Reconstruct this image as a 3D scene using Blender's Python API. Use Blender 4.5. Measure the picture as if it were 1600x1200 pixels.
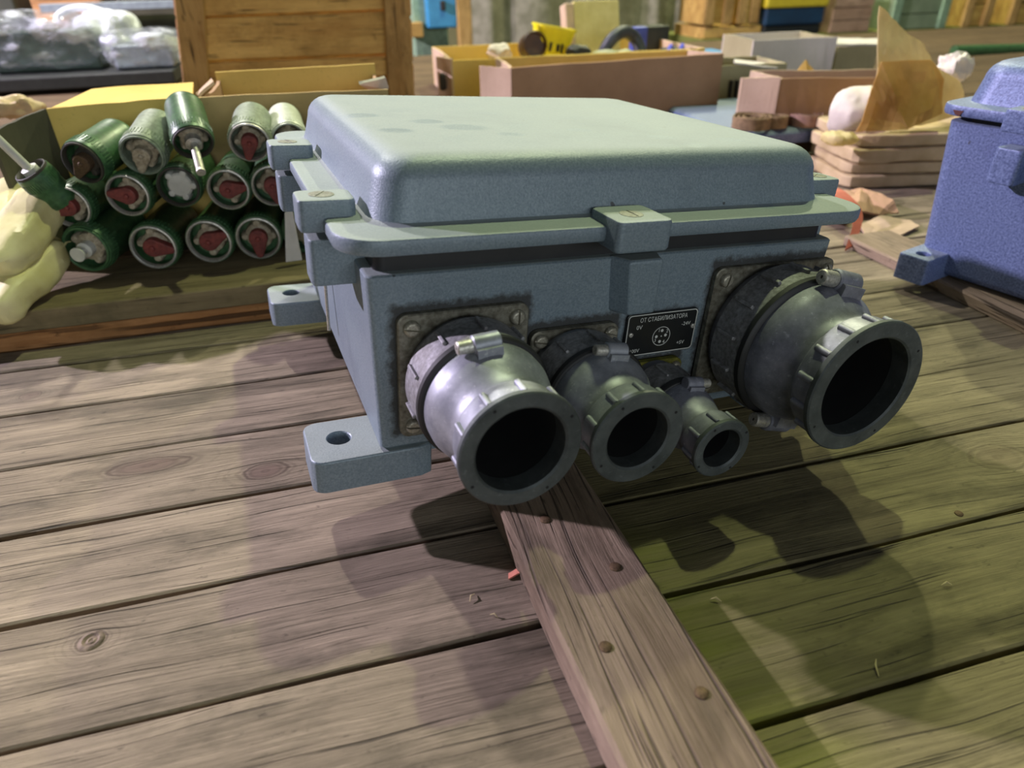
import bpy, bmesh, math, random
from mathutils import Vector, Matrix, noise
random.seed(7)
for o in list(bpy.data.objects): bpy.data.objects.remove(o)
S = bpy.context.scene
COL = S.collection
PI = math.pi

# ---------------------------------------------------------------- camera
CAM = Vector((0.00472, -0.33134, 0.30076))
RX = Vector((0.96741, -0.25245, -0.01940)); RY = Vector((-0.14947, -0.50756, -0.84855)); RZ = Vector((0.20437, 0.82380, -0.52876))
FPX = 1060.47
cd = bpy.data.cameras.new('camera'); cam = bpy.data.objects.new('camera', cd); COL.objects.link(cam)
cam.matrix_world = Matrix(((RX.x, -RY.x, -RZ.x, CAM.x), (RX.y, -RY.y, -RZ.y, CAM.y), (RX.z, -RY.z, -RZ.z, CAM.z), (0, 0, 0, 1)))
cd.sensor_width = 36.0; cd.lens = FPX * 36 / 1600; cd.clip_start = 0.01
cd.dof.use_dof = True; cd.dof.focus_distance = 0.45; cd.dof.aperture_fstop = 7.2
S.camera = cam

def P(u, v, y):
    """point of the world plane Y=y seen at photo pixel (u,v)"""
    d = RX * ((u - 800) / FPX) + RY * ((v - 600) / FPX) + RZ
    return CAM + d * ((y - CAM.y) / d.y)
def PZ(u, v, z):
    d = RX * ((u - 800) / FPX) + RY * ((v - 600) / FPX) + RZ
    return CAM + d * ((z - CAM.z) / d.z)

# ---------------------------------------------------------------- colour management, world, lamps
S.view_settings.view_transform = 'Standard'; S.view_settings.look = 'None'
S.view_settings.gamma = 1; S.view_settings.use_curve_mapping = False
S.view_settings.exposure = 0.0
w = bpy.data.worlds.new('hall_air'); S.world = w; w.use_nodes = True
w.node_tree.nodes['Background'].inputs[0].default_value = (0.66, 0.70, 0.72, 1)
w.node_tree.nodes['Background'].inputs[1].default_value = 0.08

def lamp(name, loc, power, color, radius):
    l = bpy.data.lights.new(name, 'POINT'); l.energy = power; l.color = color; l.shadow_soft_size = radius
    o = bpy.data.objects.new(name, l); o.location = loc; COL.objects.link(o); return o
lamp('main_hall_lamp', (-0.80, 2.72, 2.62), 335, (1.0, 0.95, 0.88), 0.045)
lamp('yellow_hall_lamp', (1.95, 3.00, 2.65), 310, (1.0, 1.0, 0.62), 0.045)
lamp('green_hall_lamp', (0.85, 1.10, 2.50), 135, (0.88, 1.0, 0.54), 0.035)
lamp('violet_hall_lamp', (-2.50, 1.50, 1.42), 640, (0.90, 0.78, 1.0), 0.035)
def area_fill(name, loc, sx, sy, power, color, target):
    l = bpy.data.lights.new(name, 'AREA'); l.shape = 'RECTANGLE'; l.size = sx; l.size_y = sy; l.energy = power; l.color = color
    o = bpy.data.objects.new(name, l); o.location = loc; o.rotation_euler = (Vector(target) - Vector(loc)).to_track_quat('-Z', 'Y').to_euler(); COL.objects.link(o); return o
area_fill('front_fill_light', (0.9, -5.6, 1.3), 5.0, 1.2, 105, (0.90, 0.96, 1.0), (0.3, 0.2, 0.1))  # soft fill added behind the camera to brighten front-facing sides

# ---------------------------------------------------------------- materials
def lin(c):
    return tuple(((x / 255) / 12.92 if x / 255 <= 0.04045 else ((x / 255 + 0.055) / 1.055) ** 2.4) for x in c) + (1,)
class NT:
    def __init__(s, name):
        s.m = bpy.data.materials.new(name); s.m.use_nodes = True; s.t = s.m.node_tree; s.b = s.t.nodes['Principled BSDF']
    def n(s, typ, ins=None, **kw):
        nd = s.t.nodes.new(typ)
        for k, v in kw.items(): setattr(nd, k, v)
        for k, v in (ins or {}).items(): s.set(nd, k, v)
        return nd
    def set(s, nd, k, v):
        if isinstance(v, bpy.types.NodeSocket): s.t.links.new(v, nd.inputs[k])
        else: nd.inputs[k].default_value = v
    def math(s, op, a, b=0.0, c=0.0, clamp=False):
        nd = s.n('ShaderNodeMath', operation=op, use_clamp=clamp)
        for i, x in enumerate((a, b, c)): s.set(nd, i, x)
        return nd.outputs[0]
    def ramp(s, f, lo, hi):
        nd = s.n('ShaderNodeMapRange', {0: f, 1: lo, 2: hi, 3: 0.0, 4: 1.0}); return nd.outputs[0]
    def mix(s, f, a, b):
        nd = s.n('ShaderNodeMix', data_type='RGBA'); s.set(nd, 0, f); s.set(nd, 6, a); s.set(nd, 7, b); return nd.outputs[2]
    def noise(s, vec, scale, detail=3, rough=0.55):
        nd = s.n('ShaderNodeTexNoise', {'Scale': scale, 'Detail': detail, 'Roughness': rough})
        if vec is not None: s.set(nd, 'Vector', vec)
        return nd.outputs[0]
    def objco(s): return s.n('ShaderNodeTexCoord').outputs['Object']
    def mapping(s, vec, scale=(1, 1, 1), loc=(0, 0, 0)):
        return s.n('ShaderNodeMapping', {'Vector': vec, 'Scale': scale, 'Location': loc}).outputs[0]
    def bump(s, h, strength=0.3, dist=0.002):
        nd = s.n('ShaderNodeBump', {'Height': h, 'Strength': strength, 'Distance': dist}); s.set(s.b, 'Normal', nd.outputs[0])
    def done(s, base, rough=0.6, metal=0.0, **kw):
        s.set(s.b, 'Base Color', base); s.set(s.b, 'Roughness', rough); s.set(s.b, 'Metallic', metal)
        for k, v in kw.items(): s.set(s.b, k, v)
        return s.m

def simple(name, c1, c2=None, rough=0.6, metal=0.0, scale=40, bump=0.15, bd=0.001, **kw):
    t = NT(name); co = t.objco(); f = t.ramp(t.noise(co, scale, 4), 0.3, 0.7)
    c2 = c2 or tuple(x * 0.8 for x in c1)
    if bump: t.bump(t.noise(co, scale * 4, 3), bump, bd)
    return t.done(t.mix(f, lin(c1), lin(c2)), rough, metal, **kw)

def m_wood(name, light, dark, knots=(), rough=0.75, seed=0.0, axis='X', gscale=1.0, green_light_tint=False):
    """weathered softwood with grain along an axis; knots = (x, y, half-length, half-width, darkness)"""
    t = NT(name); co = t.objco()
    rnd = t.n('ShaderNodeObjectInfo').outputs['Random']
    sep = t.n('ShaderNodeSeparateXYZ', {0: co}); X, Y, Z = sep.outputs
    if axis == 'Y': X, Y = Y, X
    if axis == 'Z': X, Z = Z, X
    off = t.math('MULTIPLY', rnd, 9.0 + seed)
    ksum = None; kring = None
    kn = t.noise(t.n('ShaderNodeCombineXYZ', {0: t.math('MULTIPLY', X, 60.0), 1: t.math('MULTIPLY', Y, 90.0), 2: Z}).outputs[0], 1.0, 3)
    for (kx, ky, a, b, dk) in knots:
        dx = t.math('DIVIDE', t.math('SUBTRACT', X, kx), a); dy = t.math('DIVIDE', t.math('SUBTRACT', Y, ky), b)
        d2 = t.math('ADD', t.math('MULTIPLY', dx, dx), t.math('MULTIPLY', dy, dy))
        g = t.math('EXPONENT', t.math('MULTIPLY', d2, -0.30))
        Y = t.math('ADD', Y, t.math('MULTIPLY', g, t.math('MULTIPLY', dy, -b * 0.62)))
        d1 = t.math('MULTIPLY', t.math('SQRT', d2), t.math('ADD', 0.72, t.math('MULTIPLY', kn, 0.56)))
        core = t.math('MULTIPLY', t.ramp(d1, 1.12, 0.55), dk)
        ksum = core if ksum is None else t.math('MAXIMUM', ksum, core)
        rings = t.math('MULTIPLY', t.ramp(t.math('SINE', t.math('MULTIPLY', d1, 11.0)), .2, 1.0), t.math('EXPONENT', t.math('MULTIPLY', d2, -0.22)))
        rg = t.math('MULTIPLY', t.math('MAXIMUM', t.ramp(t.math('ABSOLUTE', t.math('SUBTRACT', d1, 1.0)), 0.14, 0.02), t.math('MULTIPLY', rings, .55)), dk)
        kring = rg if kring is None else t.math('MAXIMUM', kring, rg)
    wob = t.noise(t.n('ShaderNodeCombineXYZ', {0: t.math('ADD', t.math('MULTIPLY', X, 5.0), off), 1: t.math('MULTIPLY', Y, 12.0), 2: off}).outputs[0], 1.0, 2)
    Yw = t.math('ADD', Y, t.math('MULTIPLY', wob, 0.016))
    def gr(sx, sy, det=4, r=0.6):
        v = t.n('ShaderNodeCombineXYZ', {0: t.math('ADD', t.math('MULTIPLY', X, sx * gscale), off), 1: t.math('MULTIPLY', Yw, sy * gscale), 2: t.math('ADD', t.math('MULTIPLY', Z, sy * 0.4), off)}).outputs[0]
        return t.noise(v, 1.0, det, r)
    g1 = gr(2.2, 60, 4, .6); g2 = gr(14, 520, 5, 0.75); g3 = gr(4, 16, 5, 0.7); cr = gr(2.0, 150, 2, 0.5); cr2 = gr(7, 420, 2, .5); sp = gr(110, 260, 3); bl = gr(9, 26, 5, .7)
    f = t.math('ADD', t.math('MULTIPLY', t.ramp(g1, 0.34, 0.66), 0.42), t.math('ADD', t.math('MULTIPLY', t.ramp(g2, 0.33, 0.67), 0.34), t.math('MULTIPLY', t.ramp(g3, 0.33, 0.67), 0.48)))
    f = t.math('ADD', f, t.math('MULTIPLY', t.math('SUBTRACT', rnd, 0.5), 0.25))
    base = t.mix(t.math('SUBTRACT', f, 0.12, clamp=True), lin(light), lin(dark))
    dk = tuple(x * 0.42 for x in dark)
    base = t.mix(t.math('MULTIPLY', t.ramp(bl, 0.50, 0.66), 0.55), base, lin(tuple(x * y for x, y in zip(dark, (.80, .84, .82)))))
    base = t.mix(t.math('MULTIPLY', t.ramp(g3, 0.42, 0.28), 0.30), base, lin(tuple(min(255, x * 1.10) for x in light)))
    crack = t.math('MAXIMUM', t.ramp(cr, 0.685, 0.72), t.math('MULTIPLY', t.ramp(cr2, 0.62, 0.70), .75))
    base = t.mix(t.math('MULTIPLY', crack, 0.8), base, lin(dk))
    base = t.mix(t.math('MULTIPLY', t.ramp(sp, 0.64, 0.76), 0.5), base, lin(dk))
    h = t.math('SUBTRACT', t.math('ADD', t.math('MULTIPLY', g2, 0.6), t.math('MULTIPLY', g1, 0.5)), t.math('MULTIPLY', crack, 0.8))
    if ksum is not None:
        base = t.mix(t.math('MULTIPLY', ksum, 0.7), base, lin((104, 84, 74)))
        base = t.mix(t.math('MULTIPLY', kring, 0.7), base, lin((66, 52, 42)))
    if green_light_tint:   # paints the green light right of the batten into the boards, densest along it
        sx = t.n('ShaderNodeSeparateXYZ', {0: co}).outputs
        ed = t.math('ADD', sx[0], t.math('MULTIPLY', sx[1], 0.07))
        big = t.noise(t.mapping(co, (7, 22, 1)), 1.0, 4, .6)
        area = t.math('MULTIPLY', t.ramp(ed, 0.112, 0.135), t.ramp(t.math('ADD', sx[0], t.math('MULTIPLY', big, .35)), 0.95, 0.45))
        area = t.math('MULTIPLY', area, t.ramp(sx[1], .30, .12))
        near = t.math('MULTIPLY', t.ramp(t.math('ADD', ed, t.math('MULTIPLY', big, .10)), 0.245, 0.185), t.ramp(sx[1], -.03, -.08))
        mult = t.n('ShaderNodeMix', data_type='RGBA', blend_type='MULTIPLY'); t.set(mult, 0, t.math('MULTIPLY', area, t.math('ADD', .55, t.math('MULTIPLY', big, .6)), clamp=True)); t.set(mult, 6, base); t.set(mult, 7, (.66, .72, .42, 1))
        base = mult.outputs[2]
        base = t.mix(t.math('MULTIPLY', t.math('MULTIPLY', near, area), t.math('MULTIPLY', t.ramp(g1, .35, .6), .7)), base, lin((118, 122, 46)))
    t.bump(h, 1.0, 0.0018)
    return t.done(base, rough, 0.0, **{'Specular IOR Level': 0.25})

MARKS = [(0.0318, 0.1539, 0.0130), (0.0696, 0.1254, 0.0122), (0.0868, 0.1011, 0.0172), (0.1087, 0.0733, 0.0106), (0.2071, 0.0588, 0.0105), (0.2145, 0.0304, 0.0092), (0.2543, 0.0464, 0.0111), (0.0403, 0.0902, 0.0117), (0.1635, 0.0885, 0.0095), (0.2586, 0.0052, 0.0075)]   # round marks left in the dust on the lid (x, y, radius)
def m_enamel(name, c1, c2, dust=0.0, plates=(), rough=0.38, spk=800, marks=()):
    """hammered grey-blue enamel on cast metal; grime collects around the socket plates; settled dust on up-facing surfaces"""
    t = NT(name); co = t.objco()
    n1 = t.noise(co, 900, 3, 0.6); n2 = t.noise(co, 18, 4)
    n3 = t.noise(co, spk, 2, 0.6)
    base = t.mix(t.ramp(n3, 0.3, 0.72), lin(c1), lin(c2))
    base = t.mix(t.math('MULTIPLY', t.ramp(n2, 0.55, 0.8), 0.25), base, lin(tuple(x * 0.6 for x in c1)))
    chip = t.ramp(t.noise(co, 95, 3, 0.5), 0.745, 0.765)
    base = t.mix(t.math('MULTIPLY', chip, 0.8), base, lin((52, 48, 44)))
    rg = t.math('ADD', rough, t.math('MULTIPLY', n2, 0.15))
    if plates:
        sep = t.n('ShaderNodeSeparateXYZ', {0: co}); g = None
        for (x, z, hw, hh) in plates:
            dx = t.math('MAXIMUM', t.math('SUBTRACT', t.math('ABSOLUTE', t.math('SUBTRACT', sep.outputs[0], x)), hw), 0.0)
            dz = t.math('MAXIMUM', t.math('SUBTRACT', t.math('ABSOLUTE', t.math('SUBTRACT', sep.outputs[2], z)), hh), 0.0)
            d = t.math('SQRT', t.math('ADD', t.math('MULTIPLY', dx, dx), t.math('MULTIPLY', dz, dz)))
            e = t.ramp(d, 0.0085, 0.0005); g = e if g is None else t.math('MAXIMUM', g, e)
        g = t.math('MULTIPLY', g, t.ramp(sep.outputs[1], 0.01, 0.002))
        nn = t.noise(co, 160, 5, 0.7)
        gm = t.ramp(t.math('ADD', g, t.math('MULTIPLY', t.math('SUBTRACT', nn, 0.5), 1.3)), 0.35, 0.85)
        gm = t.math('MULTIPLY', gm, t.ramp(g, 0.0, 0.15))
        base = t.mix(t.math('MULTIPLY', gm, 0.85), base, lin((44, 38, 30)))
        rg = t.math('ADD', rg, t.math('MULTIPLY', gm, 0.3))
    if dust:
        nz = t.n('ShaderNodeSeparateXYZ', {0: t.n('ShaderNodeTexCoord').outputs['Normal']}).outputs[2]
        dn = t.noise(co, 26, 5, 0.6)
        up = t.ramp(nz, 0.80, 0.99)
        # finger marks wiped in the dust: overlapping ovals
        wipe = t.math('MULTIPLY', t.ramp(t.noise(co, 11, 4, .6), .56, .72), .5)
        sx = t.n('ShaderNodeSeparateXYZ', {0: co}).outputs; wn_ = t.noise(co, 60, 3)
        for (mx_, my_, mr) in marks:
            d = t.math('SQRT', t.math('ADD', t.math('POWER', t.math('DIVIDE', t.math('SUBTRACT', sx[0], mx_), mr), 2.0), t.math('POWER', t.math('DIVIDE', t.math('SUBTRACT', sx[1], my_), mr * .8), 2.0)))
            wipe = t.math('MAXIMUM', wipe, t.ramp(t.math('ADD', d, t.math('MULTIPLY', wn_, .5)), 1.30, 1.02))
        dm = t.math('MULTIPLY', up, t.math('SUBTRACT', t.ramp(dn, -0.15, 0.5), t.math('MULTIPLY', wipe, 0.62), clamp=True))
        base = t.mix(t.math('MULTIPLY', dm, dust), base, lin((154, 162, 156)))
        rg = t.math('ADD', rg, t.math('MULTIPLY', dm, 0.25))
    t.bump(t.math('ADD', n1, n3), 0.22, 0.0006)
    return t.done(base, rg, 0.15, **{'Specular IOR Level': 0.6})

def m_cast(name, c1, c2, rough=0.36, metal=0.85):
    t = NT(name); co = t.objco()
    n1 = t.noise(co, 55, 5, 0.65); n2 = t.noise(co, 300, 4, 0.7); n3 = t.noise(co, 22, 3)
    base = t.mix(t.ramp(n1, 0.3, 0.7), lin(c1), lin(c2))
    base = t.mix(t.math('MULTIPLY', t.ramp(n2, 0.6, 0.8), 0.5), base, lin(tuple(min(255, x * 1.5) for x in c1)))
    base = t.mix(t.math('MULTIPLY', t.ramp(n3, 0.5, 0.75), 0.4), base, lin(tuple(x * 0.55 for x in c2)))
    t.bump(n2, 0.12, 0.0004)
    return t.done(base, t.math('ADD', rough, t.math('MULTIPLY', n1, 0.2)), metal)

def m_grimy(name, c1, c2, dirt, amt=0.5, metal=0.6, rough=0.45, scale=70):
    t = NT(name); co = t.objco(); n1 = t.noise(co, scale, 5, 0.7); n2 = t.noise(co, scale * 4, 3)
    base = t.mix(t.ramp(n2, 0.3, 0.7), lin(c1), lin(c2))
    base = t.mix(t.math('MULTIPLY', t.ramp(n1, 0.42, 0.7), amt), base, lin(dirt))
    t.bump(n2, 0.2, 0.0006)
    return t.done(base, t.math('ADD', rough, t.math('MULTIPLY', n1, 0.25)), metal)

def m_card(name, c, c2=None, rough=0.85, flute=True):
    t = NT(name); co = t.objco()
    c2 = c2 or tuple(x * 0.86 for x in c)
    f = t.ramp(t.noise(co, 9, 5, 0.6), 0.3, 0.7)
    sp = t.ramp(t.noise(co, 200, 2), 0.62, 0.75)
    base = t.mix(t.math('MULTIPLY', sp, 0.25), t.mix(f, lin(c), lin(c2)), lin(tuple(x * 0.7 for x in c)))
    t.bump(t.noise(t.mapping(co, (260, 260, 12)), 1.0, 2), 0.12, 0.001)
    return t.done(base, rough, 0.0, **{'Specular IOR Level': 0.2})

def m_paper(name, c, c2, transl=0.0, rough=0.7):
    t = NT(name); co = t.objco()
    n = t.noise(co, 16, 5, 0.6)
    vor = t.n('ShaderNodeTexVoronoi', {'Vector': co, 'Scale': 30.0}, feature='DISTANCE_TO_EDGE').outputs['Distance']
    base = t.mix(t.ramp(n, 0.35, 0.65), lin(c), lin(c2))
    t.bump(t.math('ADD', n, t.math('MULTIPLY', vor, 0.5)), 0.4, 0.004)
    t.done(base, rough, 0.0, **{'Specular IOR Level': 0.3})
    if transl:
        tr = t.n('ShaderNodeBsdfTranslucent', {'Color': base}); mx = t.n('ShaderNodeMixShader', {0: transl, 1: t.b.outputs[0], 2: tr.outputs[0]})
        t.t.links.new(mx.outputs[0], t.t.nodes['Material Output'].inputs['Surface'])
    return t.m

# ---------------------------------------------------------------- mesh helpers
def tag(o, label=None, cat=None, group=None, kind=None):
    if label: o['label'] = label
    if cat: o['category'] = cat
    if group: o['group'] = group
    if kind: o['kind'] = kind
    return o
def empty(name, mw=None, loc=None):
    o = bpy.data.objects.new(name, None); o.empty_display_size = 0.02; COL.objects.link(o)
    if mw is not None: o.matrix_world = mw
    elif loc is not None: o.location = loc
    return o
def obj(name, bm, mat, parent=None, smooth=None, bevel=0, segs=2, label=None, wn=True, loc=None, rot=None):
    if isinstance(bm, bmesh.types.BMesh):
        bmesh.ops.recalc_face_normals(bm, faces=bm.faces)
        me = bpy.data.meshes.new(name); bm.to_mesh(me); bm.free()
    else: me = bm
    for m in (mat if isinstance(mat, (list, tuple)) else [mat]):
        if m and not (len(me.materials) and me.users > 0 and bm is me): me.materials.append(m)
    o = bpy.data.objects.new(name, me); COL.objects.link(o)
    if parent: o.parent = parent
    if loc is not None: o.location = loc
    if rot is not None: o.rotation_euler = rot
    if bevel:
        md = o.modifiers.new('bevel', 'BEVEL'); md.width = bevel; md.segments = segs; md.limit_method = 'ANGLE'; md.angle_limit = math.radians(35)
    if smooth is not None:
        for p in me.polygons: p.use_smooth = True
        me.set_sharp_from_angle(angle=math.radians(smooth))
        if wn: o.modifiers.new('normals', 'WEIGHTED_NORMAL').keep_sharp = True
    if label: o['label'] = label
    return o
def copy_tree(o, parent=None):
    c = o.copy(); COL.objects.link(c); c.parent = parent
    for ch in list(o.children): copy_tree(ch, c)
    return c
def box(bm, x0, x1, y0, y1, z0, z1, M=None, mi=0):
    vs = [bm.verts.new(Vector(p) if M is None else M @ Vector(p)) for p in ((x0, y0, z0), (x1, y0, z0), (x1, y1, z0), (x0, y1, z0), (x0, y0, z1), (x1, y0, z1), (x1, y1, z1), (x0, y1, z1))]
    for f in ((0, 3, 2, 1), (4, 5, 6, 7), (0, 1, 5, 4), (1, 2, 6, 5), (2, 3, 7, 6), (3, 0, 4, 7)):
        fc = bm.faces.new([vs[i] for i in f]); fc.material_index = mi
    return vs
def bx(*a, **k):
    bm = bmesh.new(); box(bm, *a, **k); return bm
def rr(x0, x1, y0, y1, r, n=6):
    pts = []
    for cx, cy, a0 in ((x1 - r, y1 - r, 0), (x0 + r, y1 - r, 90), (x0 + r, y0 + r, 180), (x1 - r, y0 + r, 270)):
        for i in range(n + 1):
            a = math.radians(a0 + 90 * i / n); pts.append((cx + r * math.cos(a), cy + r * math.sin(a)))
    return pts
def loft(bm, loops, cap0=True, cap1=True, mi=0):
    L = [[bm.verts.new(p) for p in l] for l in loops]; n = len(L[0])
    for a, b in zip(L, L[1:]):
        for i in range(n):
            f = bm.faces.new((a[i], a[(i + 1) % n], b[(i + 1) % n], b[i])); f.material_index = mi
    if cap0: bm.faces.new(L[0][::-1]).material_index = mi
    if cap1: bm.faces.new(L[-1]).material_index = mi
    return L
def rloft(bm, specs, n=6, **k):
    """specs: (x0,x1,y0,y1,r,z)"""
    loft(bm, [[(p[0], p[1], s[5]) for p in rr(*s[:5], n=n)] for s in specs], **k)
def lathe(bm, prof, n=48, M=None, closed=False, mi=0):
    """prof (s, r) about local Z"""
    rings = []
    for s, r in prof:
        if r < 1e-6: rings.append([bm.verts.new((M or Matrix()) @ Vector((0, 0, s)))])
        else: rings.append([bm.verts.new((M or Matrix()) @ Vector((r * math.cos(2 * PI * i / n), r * math.sin(2 * PI * i / n), s))) for i in range(n)])
    prs = list(zip(rings, rings[1:])) + ([(rings[-1], rings[0])] if closed else [])
    for a, b in prs:
        for i in range(n):
            j = (i + 1) % n
            if len(a) == 1 and len(b) == 1: continue
            if len(a) == 1: f = bm.faces.new((a[0], b[j], b[i]))
            elif len(b) == 1: f = bm.faces.new((a[i], a[j], b[0]))
            else: f = bm.faces.new((a[i], a[j], b[j], b[i]))
            f.material_index = mi
def tube(bm, pts, r, n=10, cap=True):
    pts = [Vector(p) for p in pts]; loops = []
    rs = r if isinstance(r, (list, tuple)) else [r] * len(pts)
    up = Vector((0, 0, 1))
    for i, p in enumerate(pts):
        d = (pts[min(i + 1, len(pts) - 1)] - pts[max(i - 1, 0)]).normalized()
        u = d.cross(up if abs(d.dot(up)) < 0.95 else Vector((1, 0, 0))).normalized(); v = u.cross(d)
        loops.append([p + (u * math.cos(2 * PI * k / n) + v * math.sin(2 * PI * k / n)) * rs[i] for k in range(n)])
    loft(bm, loops, cap, cap)
def frame(o, x, y, z):
    """matrix with origin o and axes x,y,z"""
    return Matrix(((x[0], y[0], z[0], o[0]), (x[1], y[1], z[1], o[1]), (x[2], y[2], z[2], o[2]), (0, 0, 0, 1)))
def text_mesh(body, size, depth=0.0001):
    cu = bpy.data.curves.new('lettering', 'FONT'); cu.body = body; cu.size = size; cu.extrude = depth; cu.align_x = 'CENTER'; cu.align_y = 'CENTER'; cu.resolution_u = 3
    o = bpy.data.objects.new('lettering', cu); COL.objects.link(o)
    dg = bpy.context.evaluated_depsgraph_get(); me = bpy.data.meshes.new_from_object(o.evaluated_get(dg))
    bpy.data.objects.remove(o); return me

# ---------------------------------------------------------------- material library
KN = [(*PZ(u, v, 0).xy, a, b, k) for u, v, a, b, k in ((232, 728, 0.026, 0.0085, 0.85), (415, 736, 0.0150, 0.0085, 1.0), (143, 1002, 0.0075, 0.0060, 0.8), (1560, 714, 0.020, 0.013, 0.45), (48, 618, 0.008, 0.006, 0.6))]
WOOD = m_wood('weathered_plank', (168, 152, 131), (84, 74, 61), KN, green_light_tint=True)
BATT = m_wood('batten_wood', (168, 148, 126), (100, 84, 68), seed=3, axis='Y')
DARKW = m_wood('dark_stained_plank', (112, 92, 68), (70, 56, 42), seed=9)
BEAM = m_wood('rough_sawn_board', (214, 164, 110), (150, 102, 60), seed=5)
CRATE = m_wood('yellowed_crate_board', (226, 188, 112), (170, 126, 66), seed=8)
CRATEV = m_wood('yellowed_crate_post', (204, 168, 106), (150, 112, 62), seed=8, axis='Z')
PINKW = m_wood('pinkish_crate_board', (196, 166, 140), (150, 118, 96), seed=2)
ENAMEL = m_enamel('hammered_grey_enamel', (106, 122, 132), (134, 148, 156), dust=0.6, marks=MARKS, plates=[(0.054, 0.0725, 0.039, 0.039), (0.1255, 0.0625, 0.030, 0.030), (0.187, 0.039, 0.022, 0.020), (0.275, 0.075, 0.050, 0.047), (0.19, 0.079, 0.024, 0.012)])
ENAMELB = m_enamel('hammered_blue_enamel', (66, 80, 120), (118, 134, 176), dust=0.25, spk=520)
CAST = m_cast('dull_cast_alloy', (172, 176, 184), (118, 122, 130), metal=.42, rough=.36)
COUPL = m_grimy('grimy_coupling_alloy', (158, 158, 160), (120, 120, 122), (84, 80, 66), .45, .2, .42, 90)
RINGM = m_cast('dark_ring_face', (92, 98, 98), (62, 68, 68), rough=.48, metal=.35)
CASTD = m_cast('dark_cast_alloy', (152, 154, 166), (100, 102, 112), rough=0.42, metal=.38)
PLATE = m_grimy('grimy_socket_plate', (142, 140, 126), (110, 106, 92), (62, 54, 40), 0.6)
BRASS = m_grimy('dull_nickel_screw', (176, 172, 156), (142, 138, 122), (80, 70, 50), 0.3, 0.5, 0.35, 200)
STEEL = m_grimy('zinc_screw', (214, 212, 202), (176, 174, 164), (96, 90, 78), 0.3, 0.7, 0.35, 200)
LUGSCR = m_grimy('painted_lug_screw', (146, 148, 136), (122, 124, 112), (70, 64, 48), .6, .2, .5, 260)
RUBBER = simple('black_rubber', (26, 27, 28), (38, 38, 38), 0.55, bump=0.1)
BLACKPL = simple('black_anodised_plate', (22, 24, 24), (34, 36, 36), 0.35)
WHITEINK = simple('white_ink', (214, 216, 208), (190, 192, 186), 0.6, bump=0)
INK = simple('dark_ink', (36, 34, 32), (50, 46, 44), 0.8, bump=0)
RUST = m_grimy('rusty_nail', (118, 96, 70), (88, 70, 52), (54, 40, 30), 0.5, 0.5, 0.6, 300)
GREENCAN = m_grimy('green_enamel_can', (74, 112, 72), (52, 88, 56), (34, 44, 30), 0.4, 0.1, 0.25, 50)
PALECAN = m_grimy('dusty_green_can', (140, 152, 132), (112, 126, 106), (72, 76, 60), 0.4, 0.1, 0.4, 60)
WHITECAN = m_grimy('whitish_green_can', (206, 212, 196), (184, 192, 172), (130, 136, 112), .3, .1, .3, 50)
DARKIN = simple('dark_can_inside', (40, 38, 32), (58, 54, 44), 0.7)
CREAM = m_grimy('cream_insulator', (176, 166, 142), (140, 128, 104), (74, 62, 48), 0.55, 0.0, 0.5, 80)
REDPL = m_grimy('brick_red_lever', (130, 58, 50), (100, 42, 38), (70, 36, 32), 0.4, 0.0, 0.5, 60)
CARDY = m_card('yellow_cardboard', (222, 194, 112), (200, 172, 92))
CARDB = m_card('brown_cardboard', (180, 146, 116), (158, 126, 98))
CARDT = m_card('tan_cardboard', (186, 162, 112), (164, 140, 94))
CARDG = m_card('olive_grey_cardboard', (172, 164, 130), (152, 144, 112))
CARDP = m_card('pinkish_cardboard', (196, 172, 148), (174, 150, 126))
CARDW = m_card('pale_cardboard', (214, 206, 200), (196, 188, 184))
CARDD = m_card('dark_cardboard', (86, 84, 68), (70, 68, 54))  # dark tone also paints shade onto the canister box's left panel
PARCEL = m_paper('waxed_parcel_paper', (222, 214, 162), (200, 190, 130), rough=.45)
KRAFT = m_paper('pale_kraft_paper', (208, 186, 154), (178, 156, 120))
OILED = m_paper('oiled_amber_paper', (230, 194, 126), (206, 166, 92), rough=0.5, transl=.45)
OILEDP = m_paper('oiled_pale_paper', (236, 222, 176), (216, 198, 146), rough=0.5, transl=.45)
WHITEP = m_paper('white_paper', (222, 212, 204), (200, 190, 182))

# ---------------------------------------------------------------- the hall
def struct(name, bm, mat): return tag(obj(name, bm, mat), kind='structure')
struct('floor', bx(-4.5, 7.5, -3, 7.6, -0.95, -0.85), simple('concrete_floor', (92, 88, 80), (70, 66, 60), 0.9, scale=6))
struct('wall_back', bx(-4.5, 7.5, 7.0, 7.2, -0.85, 5.6), simple('olive_plaster', (142, 136, 104), (118, 116, 84), 0.95, scale=3))
struct('wall_right', bx(7.4, 7.6, -3, 7.2, -0.85, 5.6), simple('grey_plaster', (120, 116, 100), (100, 98, 84), 0.95, scale=3))

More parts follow.
